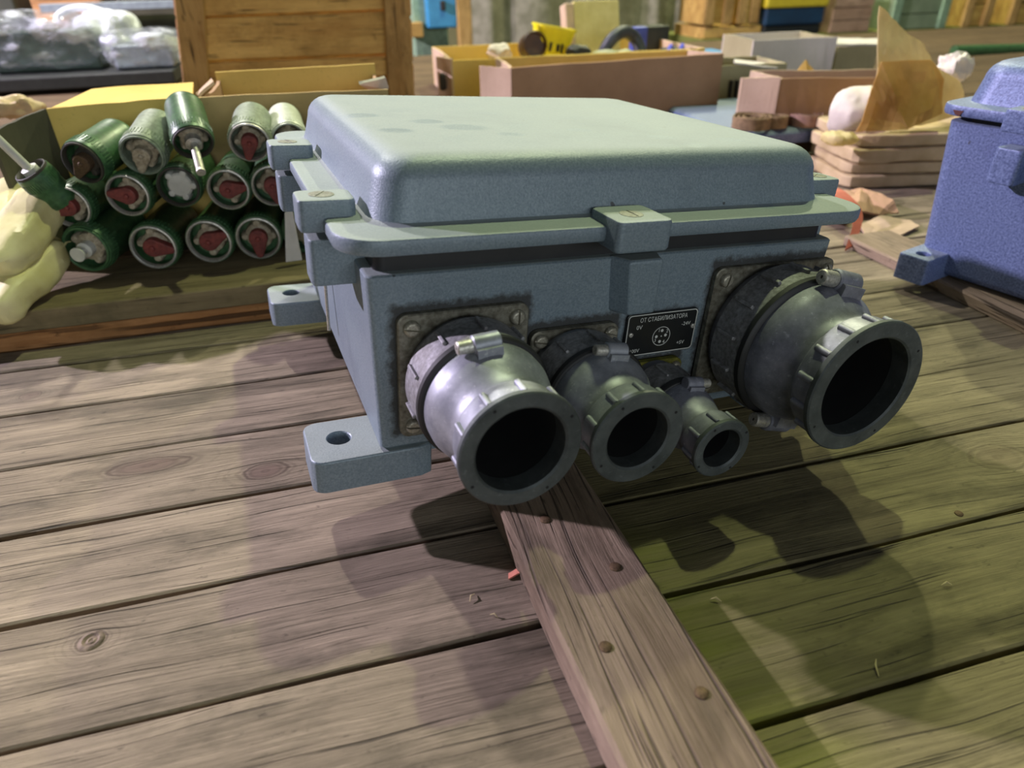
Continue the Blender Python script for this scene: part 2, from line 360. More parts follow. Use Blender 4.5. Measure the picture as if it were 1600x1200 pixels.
# ---------------------------------------------------------------- work table with planks and battens
table = tag(empty('plank_work_table', loc=(0, 0, 0)), 'weathered plank table carrying the grey metal box, with nailed cross battens', 'table')
JY = [0.327, 0.283, 0.204, 0.1275, 0.052, -0.0245, -0.1025, -0.1835, -0.262, -0.340]
def plank_bm(y1, y0, x0, x1, z0, z1, gap, wob, seed, skew=0.0):
    bm = bmesh.new(); n = 60; A = []
    for i in range(n + 1):
        x = x0 + (x1 - x0) * i / n
        wa = wob * noise.noise(Vector((x * 9, seed, 0))); wb = wob * noise.noise(Vector((x * 9, seed + 50, 0)))
        ya, yb = y1 + skew * x - gap + wa, y0 + skew * x + gap + wb
        dz = 0.0006 * noise.noise(Vector((x * 4, seed, 9)))
        A.append([bm.verts.new(p) for p in ((x, yb, z0), (x, ya, z0), (x, ya, z1 - 0.0012 + dz), (x, ya - 0.0014, z1 + dz), (x, yb + 0.0014, z1 + dz), (x, yb, z1 - 0.0012 + dz))])
    for a, b in zip(A, A[1:]):
        for k in range(6): bm.faces.new((a[k], a[(k + 1) % 6], b[(k + 1) % 6], b[k]))
    bm.faces.new(A[0]); bm.faces.new(A[-1][::-1]); return bm
for i in range(len(JY) - 1):
    wide = i in (0,)
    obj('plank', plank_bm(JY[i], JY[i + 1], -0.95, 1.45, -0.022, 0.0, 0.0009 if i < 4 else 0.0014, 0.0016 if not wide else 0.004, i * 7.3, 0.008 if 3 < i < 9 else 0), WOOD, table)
def batten(x0, x1, y0, y1, sk, h, seed):
    bm = bmesh.new(); n = 40; A = []
    for i in range(n + 1):
        y = y0 + (y1 - y0) * i / n; s = sk * y
        wa = 0.0012 * noise.noise(Vector((y * 12, seed, 0))); wb = 0.0012 * noise.noise(Vector((y * 12, seed + 9, 0)))
        A.append([bm.verts.new(p) for p in ((x0 + s + wa, y, 0.0006), (x1 + s + wb, y, 0.0006), (x1 + s + wb, y, h - 0.002), (x1 + s + wb - 0.002, y, h), (x0 + s + wa + 0.0022, y, h), (x0 + s + wa, y, h - 0.002))])
    for a, b in zip(A, A[1:]):
        for k in range(6): bm.faces.new((a[k], a[(k + 1) % 6], b[(k + 1) % 6], b[k]))
    bm.faces.new(A[0]); bm.faces.new(A[-1][::-1]); return bm
bt = obj('batten', batten(0.0675, 0.129, -0.335, 0.100, -0.07, 0.0205, 1), BATT, table)
def nail_bm(r=0.0032):
    bm = bmesh.new(); lathe(bm, [(0.0, 0), (0.0, r * 1.0), (0.0006, r), (0.0011, r * 0.75), (0.0013, 0)], 14); return bm
for (u, v) in ((852, 812), (961, 886), (946, 1011), (1096, 1083)):
    p = PZ(u, v, 0.0205); obj('nail', nail_bm(), RUST, bt, 40, loc=(p.x, p.y, 0.0204))
bt2 = obj('batten', batten(0.598, 0.662, -0.335, 0.333, -0.03, 0.012, 2), BATT, table)
bt3 = obj('batten', batten(0.80, 0.86, -0.335, 0.333, -0.03, 0.012, 3), BATT, table)
p = PZ(1498, 803, 0.0); obj('nail', nail_bm(0.0026), RUST, table, 40, loc=(p.x, p.y, 0))
bm = bmesh.new(); lathe(bm, [(0.0, 0.0), (0.0012, 0.0015), (0.0006, 0.0028), (0.0016, 0.0044), (0.0012, 0.0062), (0.0, 0.0072)], 18)
p = PZ(143, 1002, 0); obj('knot', bm, simple('knot_wood', (150, 132, 112), (70, 56, 44), 0.8, scale=200), table, 40, loc=(p.x, p.y, -0.0004))
for (sx, sy) in ((-0.9, -0.3), (1.38, -0.3), (-0.9, 0.28), (1.38, 0.28)):
    obj('leg', bx(sx - 0.035, sx + 0.035, sy - 0.035, sy + 0.035, -0.85, -0.06), BEAM, table, bevel=0.003)
for sy in (-0.3, 0.28): obj('apron', bx(-0.93, 1.41, sy - 0.02, sy + 0.02, -0.10, -0.022), BEAM, table, bevel=0.002)

yy = 0.329
for i in range(5):                                   # the table is deeper at its right-hand end
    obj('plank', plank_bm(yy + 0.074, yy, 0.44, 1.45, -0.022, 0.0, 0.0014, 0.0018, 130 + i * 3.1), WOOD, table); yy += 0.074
# second table behind: its edge is two rough boards one on the other
ZB = 0.036
tb = tag(empty('back_table', loc=(0, 0, 0)), 'rough sawn table behind, carrying the green canisters and cardboard boxes', 'table')
obj('edge_board', plank_bm(0.358, 0.3295, -1.4, 0.432, -0.02, 0.0155, 0.0, 0.003, 90), BEAM, tb)
obj('edge_board', plank_bm(0.450, 0.3305, -1.4, 0.432, 0.0162, ZB, 0.0, 0.003, 95), m_wood('dusty_board', (150, 134, 100), (100, 88, 62), seed=4), tb)
yy = 0.452
for i in range(14):
    y2 = yy + 0.125
    obj('plank', plank_bm(y2, yy, -1.4, 0.432 if yy < 0.70 else 3.2, 0.012, ZB - 0.0005, 0.0015, 0.002, 30 + i), DARKW, tb); yy = y2
for (sx, sy) in ((-1.3, 0.45), (3.1, 0.90), (-1.3, 2.0), (3.1, 2.0)):
    obj('leg', bx(sx - 0.04, sx + 0.04, sy - 0.04, sy + 0.04, -0.85, 0.012), BEAM, tb, bevel=0.003)

# ---------------------------------------------------------------- metal boxes
def slotted_head(r, h):
    """pan screw head with a sawn slot, axis +Z, base at 0"""
    bm = bmesh.new()
    for sgn in (-1, 1):
        pts = []
        w2 = r * 0.13
        a0 = math.asin(w2 / r)
        ring = [(r * math.cos(a), r * math.sin(a)) for a in [a0 + (PI - 2 * a0) * i / 14 for i in range(15)]]
        if sgn < 0: ring = [(-x, -y) for x, y in ring]
        loops = []
        for z, k in ((0, 1.0), (h * 0.55, 1.0), (h * 0.85, 0.85), (h, 0.6)):
            l = []
            for x, y in ring:
                yk = y if abs(y) <= w2 * 1.01 else math.copysign(max(w2, abs(y) * k), y)
                l.append((x * k, yk, z))
            loops.append(l)
        loft(bm, loops)
    lathe(bm, [(0.0, r * 0.96), (h * 0.45, r * 0.96), (h * 0.45, 0.0)], 18)
    return bm
HOLE_M = simple('shade_black_bore', (26, 27, 28), (18, 19, 20), 0.85)  # near-black colour paints the shade inside bores and small holes
def foot_mesh(x0, x1, y0, y1, z0, z1, hx, hy, hr, r=0.008):
    bm = bmesh.new(); N = 64
    cx, cy = hx, hy
    def outer(a):
        dx, dy = math.cos(a), math.sin(a)
        lo, hi = 0.0, 0.3
        def inside(px, py):
            qx = abs(px - (x0 + x1) / 2) - ((x1 - x0) / 2 - r); qy = abs(py - (y0 + y1) / 2) - ((y1 - y0) / 2 - r)
            return math.hypot(max(qx, 0), max(qy, 0)) + min(max(qx, qy), 0) - r <= 0
        for _ in range(30):
            m = (lo + hi) / 2
            if inside(cx + dx * m, cy + dy * m): lo = m
            else: hi = m
        return cx + dx * lo, cy + dy * lo
    angs = sorted([2 * PI * i / N for i in range(N)] + [math.atan2(yc - cy, xc - cx) % (2 * PI) for xc in (x0 + 0.0024, x1 - 0.0024) for yc in (y0 + 0.0024, y1 - 0.0024)])
    O = [outer(a) for a in angs]; I = [(cx + hr * math.cos(a), cy + hr * math.sin(a)) for a in angs]
    def ins(p, k): return (p[0] + (cx - p[0]) * k, p[1] + (cy - p[1]) * k)
    loops = [[(p[0], p[1], z0) for p in I], [(p[0], p[1], z0) for p in O], [(p[0], p[1], z1 - 0.0018) for p in O], [(ins(p, 0.02)[0], ins(p, 0.02)[1], z1 - 0.0006) for p in O], [(ins(p, 0.05)[0], ins(p, 0.05)[1], z1) for p in O], [(p[0] + (p[0] - cx) * 0.08, p[1] + (p[1] - cy) * 0.08, z1) for p in I], [(p[0], p[1], z1 - 0.0006) for p in I], [(p[0], p[1], z0) for p in I]]
    loft(bm, loops, False, False)
    bmesh.ops.remove_doubles(bm, verts=bm.verts, dist=1e-6)
    return bm
def lid_mesh(W, D, fo, z1, z2, di, dt, z3, rf, rd, rt=0.016):
    bm = bmesh.new(); sp = []
    def s(off, r, z): sp.append((-off, W + off, -off, D + off, r, z))
    s(fo - 0.0035, rf - 0.0035, z1); s(fo - 0.001, rf - 0.001, z1 + 0.0008); s(fo, rf, z1 + 0.003); s(fo, rf, z2 - 0.0022); s(fo - 0.0008, rf - 0.0008, z2 - 0.0006); s(fo - 0.0025, rf - 0.0025, z2)
    s(-di + 0.004, rd + 0.003, z2 + 0.0003); s(-di + 0.0012, rd + 0.001, z2 + 0.0015); s(-di, rd, z2 + 0.005)
    for k in range(0, 8):
        a = k / 7 * PI / 2; base = di + (dt - di) * 0.75
        s(-(base + rt * (1 - math.cos(a))), max(rd - rt * (1 - math.cos(a)) * 0.55, 0.004), z3 - rt + rt * math.sin(a))
    s(-(dt + rt * 1.3), 0.006, z3 + 0.0003)
    rloft(bm, sp, n=10); return bm
def lug_block(x0, x1, y0, y1, z0, z1):
    bm = bmesh.new(); rloft(bm, [(x0 + .001, x1 - .001, y0 + .001, y1 - .001, .003, z0), (x0, x1, y0, y1, .004, z0 + .0015), (x0, x1, y0, y1, .004, z1 - .0018), (x0 + .0006, x1 - .0006, y0 + .0006, y1 - .0006, .0036, z1 - .0005), (x0 + .002, x1 - .002, y0 + .002, y1 - .002, .003, z1)], n=5); return bm

# pose of the first box: it rests tilted on the batten, right-hand foot low
M1 = Matrix(((0.98749, -0.13276, 0.08506, 0), (0.13005, 0.99083, 0.03662, 0), (-0.08914, -0.02510, 0.99570, 0.03120), (0, 0, 0, 1)))
W, D = 0.320, 0.300
b1 = tag(empty('junction_box', M1), 'grey hammered metal box with four cable sockets in front, tilted on a wooden batten', 'metal box')
bm = bmesh.new(); zb, zt = 0.0214, 0.133
rloft(bm, [(.006, W - .006, .005, D - .006, .005, zb), (.0046, W - .0046, .0030, D - .0046, .004, zb + .002), (0, W, 0, D, .004, zt - .0012), (.0008, W - .0008, .0008, D - .0008, .004, zt - .0003), (.0022, W - .0022, .0022, D - .0022, .004, zt)])
body = obj('body', bm, ENAMEL, b1, 35)
bm = bmesh.new(); rloft(bm, [(.030, W - .016, .020, D - .020, .006, 0.0045), (.030, W - .016, .018, D - .020, .006, zb + .001)])
obj('bottom_plate', bm, ENAMEL, b1, 35)
bm = bmesh.new(); rloft(bm, [(.006, W - .006, .006, D - .006, .006, zt - .001), (.006, W - .006, .006, D - .006, .006, 0.149)])
obj('gasket', bm, RUBBER, b1, 35)
lid = obj('lid', lid_mesh(W, D, 0.0152, 0.147, 0.1565, 0.0078, 0.0115, 0.1905, 0.024, 0.020), ENAMEL, b1, 40)
def lid_lug(x0, x1, y0, y1, z0, z1, sx, sy, lidp, mat):
    obj('lug', lug_block(x0, x1, y0, y1, z0, z1), mat, lidp, 40)
    bm = slotted_head(0.0068, 0.0006); o = obj('lug_screw', bm, LUGSCR, lidp, 40, loc=(sx, sy, z1 - 0.0001), rot=(0, 0, random.uniform(0.2, 2.8)))
for y0, y1 in ((0.030, 0.054), (0.190, 0.216)):
    lid_lug(-0.0275, 0.003, y0, y1, 0.1485, 0.1660, -0.0135, (y0 + y1) / 2, lid, ENAMEL)
    obj('body_lug', lug_block(-0.0235, 0.010, y0 + .001, y1 + .001, 0.118, 0.1445), ENAMEL, body, 40)
    lid_lug(W - 0.003, W + 0.0265, y0, y1, 0.1485, 0.1660, W + 0.0145, (y0 + y1) / 2, lid, ENAMEL)
    obj('body_lug', lug_block(W - 0.010, W + 0.0225, y0 + .001, y1 + .001, 0.118, 0.1445), ENAMEL, body, 40)
for ys in (-1, 1):
    f = (lambda a, b: (a, b)) if ys < 0 else (lambda a, b: (D - b, D - a))
    a, b = f(-0.0285, 0.006); lid_lug(0.1310, 0.1660, a, b, 0.1445, 0.1620, 0.147, (a + b) / 2 - 0.002, lid, ENAMEL)
    # tapering boss under the front lug
    bm = bmesh.new(); y_s = 0.0 if ys < 0 else D
    def Y(d): return y_s + ys * d
    for sgn in (0,):
        loops = []
        for z, d, xl, xr in ((0.0975, 0.0085, 0.1535, 0.1775), (0.099, 0.0105, 0.152, 0.178), (0.131, 0.0115, 0.148, 0.1785), (0.1335, 0.0105, 0.149, 0.1775)):
            loops.append([(xl - .0035, Y(-.002), z), (xl + .0045, Y(d), z), (xr - .003, Y(d), z), (xr + .001, Y(-.002), z)])
        loft(bm, loops)
    obj('body_lug', bm, ENAMEL, body, bevel=0.0012, smooth=35)
for (xs, x0, x1, hx) in ((0, -0.0365, 0.0375, -0.0167), (1, W - 0.0375, W + 0.0365, W + 0.0167)):
    for (y0, y1, hy) in ((0.0005, 0.047, 0.025), (D - 0.047, D - 0.0005, D - 0.022)):
        obj('foot', foot_mesh(x0, x1, y0, y1, 0.0 if not xs else .0028 if y0 < .1 else .0098, zb + 0.0002, hx, hy, 0.0072), ENAMEL, b1, 40)

def socket(cx, cz, pw, ph, ro, ri, L, scr, clamp_a, ribs, mat, seal=RUBBER, two_clamps=False, plate_mat=PLATE, fl_mat=CAST):
    """socket plate with screws and the cast cable gland screwed on it; gland axis = -Y of the box"""
    pl = bmesh.new(); x0, x1, z0, z1 = cx - pw, cx + pw, cz - ph, cz + ph
    loft(pl, [[(p[0], y, p[1]) for p in rr(x0 + k, x1 - k, z0 + k, z1 - k, 0.006)] for y, k in ((0.0004, 0), (-0.0034, 0), (-0.0042, 0.0008))])
    plate = obj('socket_plate', pl, plate_mat, b1, 40)
    i = 0.0078 if pw > 0.03 else 0.006
    for (sx, sz) in ((x0 + i, z1 - i), (x1 - i, z1 - i), (x0 + i, z0 + i), (x1 - i, z0 + i)):
        obj('screw', slotted_head(scr, scr * 0.8), BRASS, plate, 40, loc=(sx, -0.0040, sz), rot=(PI / 2, random.uniform(0, PI), 0))
    k = ro / 0.0324
    A = Matrix.Translation((0, 0, 0)) @ Matrix(((1, 0, 0, cx), (0, 0, -1, -0.004), (0, 1, 0, cz), (0, 0, 0, 1)))   # local z -> -Y
    l = L - 0.004
    bm = bmesh.new()
    lathe(bm, [(0, .0345 * k), (0.0045, .0345 * k), (0.0055, .0338 * k), (0.0055, .0325 * k)], 64, A)
    lathe(bm, [(l * .42, .0335 * k), (l * .425, .0350 * k), (l * .50, .0350 * k), (l * .56, .0338 * k), (l * .62, .0312 * k), (l * .68, .0285 * k), (l * .73, .0272 * k), (l * .775, .0272 * k),
               (l * .78, .0288 * k), (l * .80, .0296 * k), (l * .955, .0302 * k), (l * .958, .0302 * k), (l * .958, ri + .001), (l * .5, ri * 1.10)], 72, A)
    sh = obj('gland_body', bm, mat, b1, 32)
    bm = bmesh.new()
    lathe(bm, [(0.006, .0330 * k), (0.006, .0362 * k), (0.0072, .0372 * k), (l * .355, .0374 * k), (l * .365, .0368 * k), (l * .37, .0345 * k)], 72, A)
    cr = obj('coupling_ring', bm, COUPL, b1, 35)
    bm = bmesh.new(); lathe(bm, [(l * .950, ro - .0012), (l * .956, ro - .0002), (l * .962, ro), (l * .990, ro), (l, ro - .0008), (l, ri + .0012), (l - .0010, ri), (l * .86, ri), (l * .86, ri + .0012), (l * .94, ri + .0014)], 72, A, closed=True)
    obj('end_ring', bm, RINGM, sh, 35)
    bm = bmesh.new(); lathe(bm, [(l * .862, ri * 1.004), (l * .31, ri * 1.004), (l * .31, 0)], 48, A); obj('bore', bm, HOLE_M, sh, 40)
    bm = bmesh.new(); lathe(bm, [(l * .355, .034 * k), (l * .365, .0378 * k), (l * .405, .0378 * k), (l * .42, .0366 * k), (l * .425, .034 * k)], 72, A); obj('seal_band', bm, seal, b1, 35)
    # grip ribs around the coupling ring and end collar
    for j in range(ribs):
        a = 2 * PI * j / ribs + 0.25
        bm = bmesh.new(); Mr = A @ Matrix.Rotation(a, 4, 'Z')
        box(bm, .0362 * k, .0392 * k, -.0011 * k ** .5, .0011 * k ** .5, l * .12, l * .30, Mr); obj('grip_rib', bm, COUPL, cr, bevel=0.0006)
        bm = bmesh.new(); lathe(bm, [(l * .825, .0), (l * .825, .0019 * k ** .5), (l * .945, .0019 * k ** .5), (l * .955, 0)], 10, Mr @ Matrix.Translation((.0300 * k, 0, 0))); obj('grip_rib', bm, mat, sh, 40)
    for j in range(4):
        a = PI / 2 * j + 0.55; rm = (ro + ri) / 2 + .0014
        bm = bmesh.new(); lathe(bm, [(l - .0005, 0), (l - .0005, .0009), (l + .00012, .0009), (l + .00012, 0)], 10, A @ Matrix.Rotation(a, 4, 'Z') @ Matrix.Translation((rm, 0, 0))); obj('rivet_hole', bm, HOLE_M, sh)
    for n_, ca in enumerate((clamp_a,) if not two_clamps else (clamp_a, clamp_a + PI)):
        # split-clamp lug with its screw, tangential to the shell
        Mc = A @ Matrix.Rotation(ca, 4, 'Z') @ Matrix.Translation((.0378 * k, 0, l * .475)) @ Matrix.Rotation(PI / 2, 4, 'X')
        q = max(k, 0.8)
        bm = bmesh.new(); lathe(bm, [(-.0075 * q, 0), (-.0075 * q, .0044 * q), (-.0068 * q, .0052 * q), (.0068 * q, .0052 * q), (.0075 * q, .0044 * q), (.0075 * q, 0)], 24, Mc)
        box(bm, -.008 * q, .0, -.0050 * q, .0075 * q, -.0068 * q, .0068 * q, Mc)
        obj('clamp_lug', bm, mat, sh, 35)
        s_ = -1 if n_ == 0 and ro > 0.02 else 1
        bm = bmesh.new(); lathe(bm, [(-.0045 * q, 0), (-.0045 * q, .0044 * q), (-.0037 * q, .0046 * q), (-.0037 * q, .0038 * q), (0, .0038 * q), (.0046 * q, .0036 * q), (.0052 * q, .0030 * q), (.0052 * q, .0008 * q), (.003 * q, .0008 * q), (.003 * q, 0)], 20, Mc @ Matrix.Translation((0, 0, s_ * .0105 * q)) @ (Matrix() if s_ > 0 else Matrix.Rotation(PI, 4, 'X')))
        obj('clamp_screw', bm, STEEL, sh, 40)
    return sh
socket(0.0540, 0.0720, 0.0390, 0.0390, 0.0324, 0.0236, 0.0905, 0.0047, 1.66, 10, CAST)
socket(0.1255, 0.0605, 0.0300, 0.0310, 0.0282, 0.0187, 0.0835, 0.0044, 1.42, 10, CAST)
socket(0.1870, 0.0400, 0.0225, 0.0200, 0.0192, 0.0128, 0.0820, 0.0040, 1.42, 8, CASTD, plate_mat=m_grimy('mossy_brass_plate', (150, 146, 60), (110, 110, 44), (60, 62, 30), 0.4, 0.5))
socket(0.2735, 0.0735, 0.0500, 0.0470, 0.0428, 0.0322, 0.0945, 0.0047, 1.32, 14, CASTD, two_clamps=True)

# name plate
bm = bmesh.new(); X0, X1, Z0, Z1 = 0.1630, 0.2170, 0.0640, 0.0940
loft(bm, [[(p[0], y, p[1]) for p in rr(X0 + k, X1 - k, Z0 + k, Z1 - k, 0.003)] for y, k in ((0.0003, 0), (-0.0010, 0), (-0.0013, 0.0003))])
npl = obj('name_plate', bm, BLACKPL, b1, 40)
bm = bmesh.new(); o_ = rr(X0 + .0006, X1 - .0006, Z0 + .0006, Z1 - .0006, .0026); i_ = rr(X0 + .0012, X1 - .0012, Z0 + .0012, Z1 - .0012, .0022)
loft(bm, [[(p[0], -.00125, p[1]) for p in o_], [(p[0], -.00148, p[1]) for p in o_], [(p[0], -.00148, p[1]) for p in i_], [(p[0], -.00125, p[1]) for p in i_]], False, False)
bm2 = bm
lathe(bm2, [(.0011, .0064), (.0015, .0064), (.0015, .0068), (.0011, .0068)], 40, Matrix(((1, 0, 0, 0.1905), (0, 0, -1, 0), (0, 1, 0, 0.0765), (0, 0, 0, 1))), closed=True)
for (dx, dz) in ((0.0, .0040), (.0032, .0004), (-.0038, .0000), (-.0006, -.0038)):
    lathe(bm2, [(.0011, 0), (.0011, .00105), (.0015, .00105), (.0015, 0)], 14, Matrix(((1, 0, 0, 0.1905 + dx), (0, 0, -1, 0), (0, 1, 0, 0.0765 + dz), (0, 0, 0, 1))))
lathe(bm2, [(.0011, 0), (.0011, .0005), (.0015, .0005), (.0015, 0)], 10, Matrix(((1, 0, 0, 0.1905), (0, 0, -1, 0), (0, 1, 0, 0.0765), (0, 0, 0, 1))))
obj('engraving', bm2, WHITEINK, npl)
for body_t, size, x, z in (('ОТ СТАБИЛИЗАТОРА', .0042, .1905, .0893), ('0V', .0040, .1725, .0845), ('-24V', .0036, .2085, .0835), ('+5V', .0036, .2065, .0700), ('100V', .0036, .1712, .0680), ('1', .0034, .1882, .0807), ('2', .0034, .1945, .0797), ('3', .0030, .1862, .0738), ('4', .0034, .1930, .0722)):
    me = text_mesh(body_t, size); xs = 1.0
    if len(body_t) > 8: xs = 0.036 / max(1e-6, max(v.co.x for v in me.vertices) - min(v.co.x for v in me.vertices))
    me.transform(Matrix(((xs, 0, 0, x), (0, 0, -1, -0.00142), (0, 1, 0, z), (0, 0, 0, 1))))
    obj('lettering', me, WHITEINK, npl)
for x in (.1668, .2142): obj('rivet', slotted_head(.0017, .0012), STEEL, npl, 40, loc=(x, -.0012, .0800 if x < .19 else .0812), rot=(PI / 2, .5, 0))
# long latch pin on the left wall
bm = bmesh.new(); tube(bm, [(-.0022, .145, .040), (-.0022, .145, .110)], .0012, 8); obj('wall_pin', bm, STEEL, b1, 40)

# second box, bluish, standing at the right on its own battens
yaw = math.radians(-72.75); t2 = Vector((math.cos(yaw), math.sin(yaw), 0)); d2 = Vector((-math.sin(yaw), math.cos(yaw), 0))
M2 = frame((0.5884, 0.2232, 0.0122), t2, d2, (0, 0, 1))
W2, D2, H2, LN = 0.30, 0.26, 0.150, -0.0125
b2 = tag(empty('junction_box', M2), 'bluish hammered metal box cut by the right edge of the photo', 'metal box')
bm = bmesh.new()
rloft(bm, [(.004, W2 - .006, .004, D2 - .006, .012, .004), (.0, W2 - .002, 0, D2 - .002, .014, .010), (LN, W2 + .012, 0, D2 + .006, .014, H2 - .001), (LN + .002, W2 + .010, .002, D2 + .004, .012, H2)])
body2 = obj('body', bm, ENAMELB, b2, 35)
bm = bmesh.new(); rloft(bm, [(.006, W2, .006, D2 - .002, .008, H2 - .001), (.006, W2, .006, D2 - .002, .008, .158)]); obj('gasket', bm, RUBBER, b2, 35)
lm = lid_mesh(W2 + .024, D2 + .006, 0.0085, 0.1553, 0.1655, 0.0065, 0.0105, 0.2030, 0.022, 0.024)
bmesh.ops.translate(lm, verts=lm.verts, vec=(LN, 0, 0)); lid2 = obj('lid', lm, ENAMELB, b2, 40)
for x0 in (0.050, 0.200):
    lid_lug(x0, x0 + .028, -.030, .002, 0.1530, .1720, x0 + .014, -.017, lid2, ENAMELB)
    obj('body_lug', lug_block(x0, x0 + .024, -.024, .006, .108, .139), ENAMELB, body2, 40)
for (x0, x1, hx) in ((-.001, .031, .016), (W2 - .04, W2 - .008, W2 - .024)):
    obj('foot', foot_mesh(x0, x1, -.036, .03, 0, .0262, hx, -.020, .0068, .004), ENAMELB, b2, 40)
    obj('foot', foot_mesh(x0, x1, D2 - .03, D2 + .036, 0, .0262, hx, D2 + .020, .0068, .004), ENAMELB, b2, 40)
bm = bmesh.new(); loft(bm, [[(-.004, -.0090, .1610), (.006, -.0090, .1612), (.003, -.0090, .1562), (-.001, -.0090, .1575)], [(-.004, -.0082, .1610), (.006, -.0082, .1612), (.003, -.0082, .1562), (-.001, -.0082, .1575)]])
obj('chipped_patch', bm, simple('rust_red_primer', (92, 48, 42), (70, 36, 32), .8), b2)
#@@BACKGROUND
# ---------------------------------------------------------------- green canisters
def build_can(r, L, kind, lev_a, matb):
    """canister along local +Z, face at z=0; returns list of (name, bmesh, material, parent-index)"""
    bm = bmesh.new()
    lathe(bm, [(-L, 0), (-L, r * .86), (-L + .004, r * .96), (-L + .008, r * .98), (-.016, r * .98), (-.0145, r * 1.02), (-.003, r * 1.03), (0, r * 1.0), (0, r * .90), (-.016, r * .88), (-.016, 0)], 40)
    n = 44
    for i in range(n):                                  # knurled collar
        M = Matrix.Rotation(2 * PI * i / n, 4, 'Z'); box(bm, r * 1.0, r * 1.05, -r * .03, r * .03, -.0135, -.0045, M)
    return bm
def rim_bm(r):
    bm = bmesh.new(); lathe(bm, [(-.003, r * .84), (.0016, r * .85), (.0026, r * .89), (.0022, r * .95), (-.0002, r * .97), (-.003, r * .92)], 40, closed=True); return bm
def insulator_bm(r, seed, blobs):
    bm = bmesh.new(); lathe(bm, [(-.0155, r * .62), (-.006, r * .58), (-.0045, r * .5), (-.0045, 0)], 28)
    rnd = random.Random(seed)
    for i in range(blobs):
        a = 2 * PI * i / blobs + rnd.uniform(-.2, .2); M = Matrix.Translation((r * .60 * math.cos(a), r * .60 * math.sin(a), -.0155))
        lathe(bm, [(0, r * .21), (.008, r * .20), (.011, r * .14), (.012, 0)], 12, M)
    return bm
def lever_bm(r, a):
    bm = bmesh.new(); pts = []
    for i in range(17):
        t = math.radians(60 + 240 * i / 16); pts.append((r * .40 * math.cos(t), r * .40 * math.sin(t)))
    pts += [(r * .86, -r * .13), (r * .90, 0), (r * .86, r * .13)]
    pts = [(x * math.cos(a) - y * math.sin(a), x * math.sin(a) + y * math.cos(a)) for x, y in pts]
    loft(bm, [[(x, y, z) for x, y in pts] for z in (-.006, .004)]); 
    lathe(bm, [(.004, r * .12), (.0062, r * .10), (.0062, 0)], 14); return bm
def stem_bm(L, rd):
    bm = bmesh.new(); lathe(bm, [(-.006, 0), (-.006, .0075), (.004, .0075), (.005, .0038), (L - .003, .0038), (L - .002, rd), (L, rd), (L + .0005, 0)], 20); return bm
KNOB = simple('pale_knob', (206, 206, 196), (170, 170, 160), .4)
cans = [  # u, v of the face centre, y of the face, radius px, kind, lever angle, yaw, pitch, material, label
 (135, 389, .392, 40, 'knob', 0, -16, 2, GREENCAN, 'dark green canister with a white knob, lowest row, leftmost on the board'),
 (240, 386, .395, 39, 'lever', -10, -10, 4, GREENCAN, 'green canister second from left in the lowest row, red lever pointing right'),
 (327, 377, .395, 38, 'lever', 22, -9, 4, GREENCAN, 'green canister third in the lowest row, red lever pointing up right'),
 (405, 377, .395, 37, 'lever', -95, -4, 4, GREENCAN, 'green canister fourth in the lowest row, red lever pointing down'),
 (478, 372, .400, 36, 'bare', 0, 0, 4, GREENCAN, 'green canister at the right end of the lowest row, half behind the grey box'),
 (108, 323, .405, 36, 'lever', 200, -12, 2, GREENCAN, 'dark canister leftmost in the middle row, beside the paper parcels'),
 (200, 305, .405, 36, 'lever', 170, -10, 2, GREENCAN, 'canister second in the middle row with a dull red plate and silver rim'),
 (279, 292, .408, 35, 'blobs', 0, -6, 2, GREENCAN, 'dark canister in the middle row with a ring of white studs'),
 (357, 296, .405, 35, 'lever', 5, -6, 2, GREENCAN, 'canister in the middle row with red lever across a bright silver rim'),
 (426, 290, .408, 35, 'lever', -80, 0, 2, GREENCAN, 'canister at the right end of the middle row with red lever, beside the grey box'),
 (130, 254, .410, 37, 'dark', 230, -24, 10, GREENCAN, 'top row green canister leaning left with a rusty dark face'),
 (222, 242, .410, 36, 'tan', 250, -10, 14, PALECAN, 'dusty pale green canister in the top row with a tan torn face'),
 (302, 222, .405, 33, 'stem', 0, 10, 26, GREENCAN, 'glossy green canister on top of the pile with a silver stem sticking out'),
 (390, 222, .410, 34, 'lever', -105, -2, 10, PALECAN, 'pale green canister at the right of the top row, red lever hanging down'),
 (452, 218, .430, 30, 'bare', 0, 4, 10, WHITECAN, 'small whitish canister peeping out behind the lid lug of the grey box'),
 (50, 268, .402, 29, 'stem', 0, -18, 30, GREENCAN, 'green canister behind the paper parcels with a tall disc-topped stem'),
]
FIXEDZ = {}
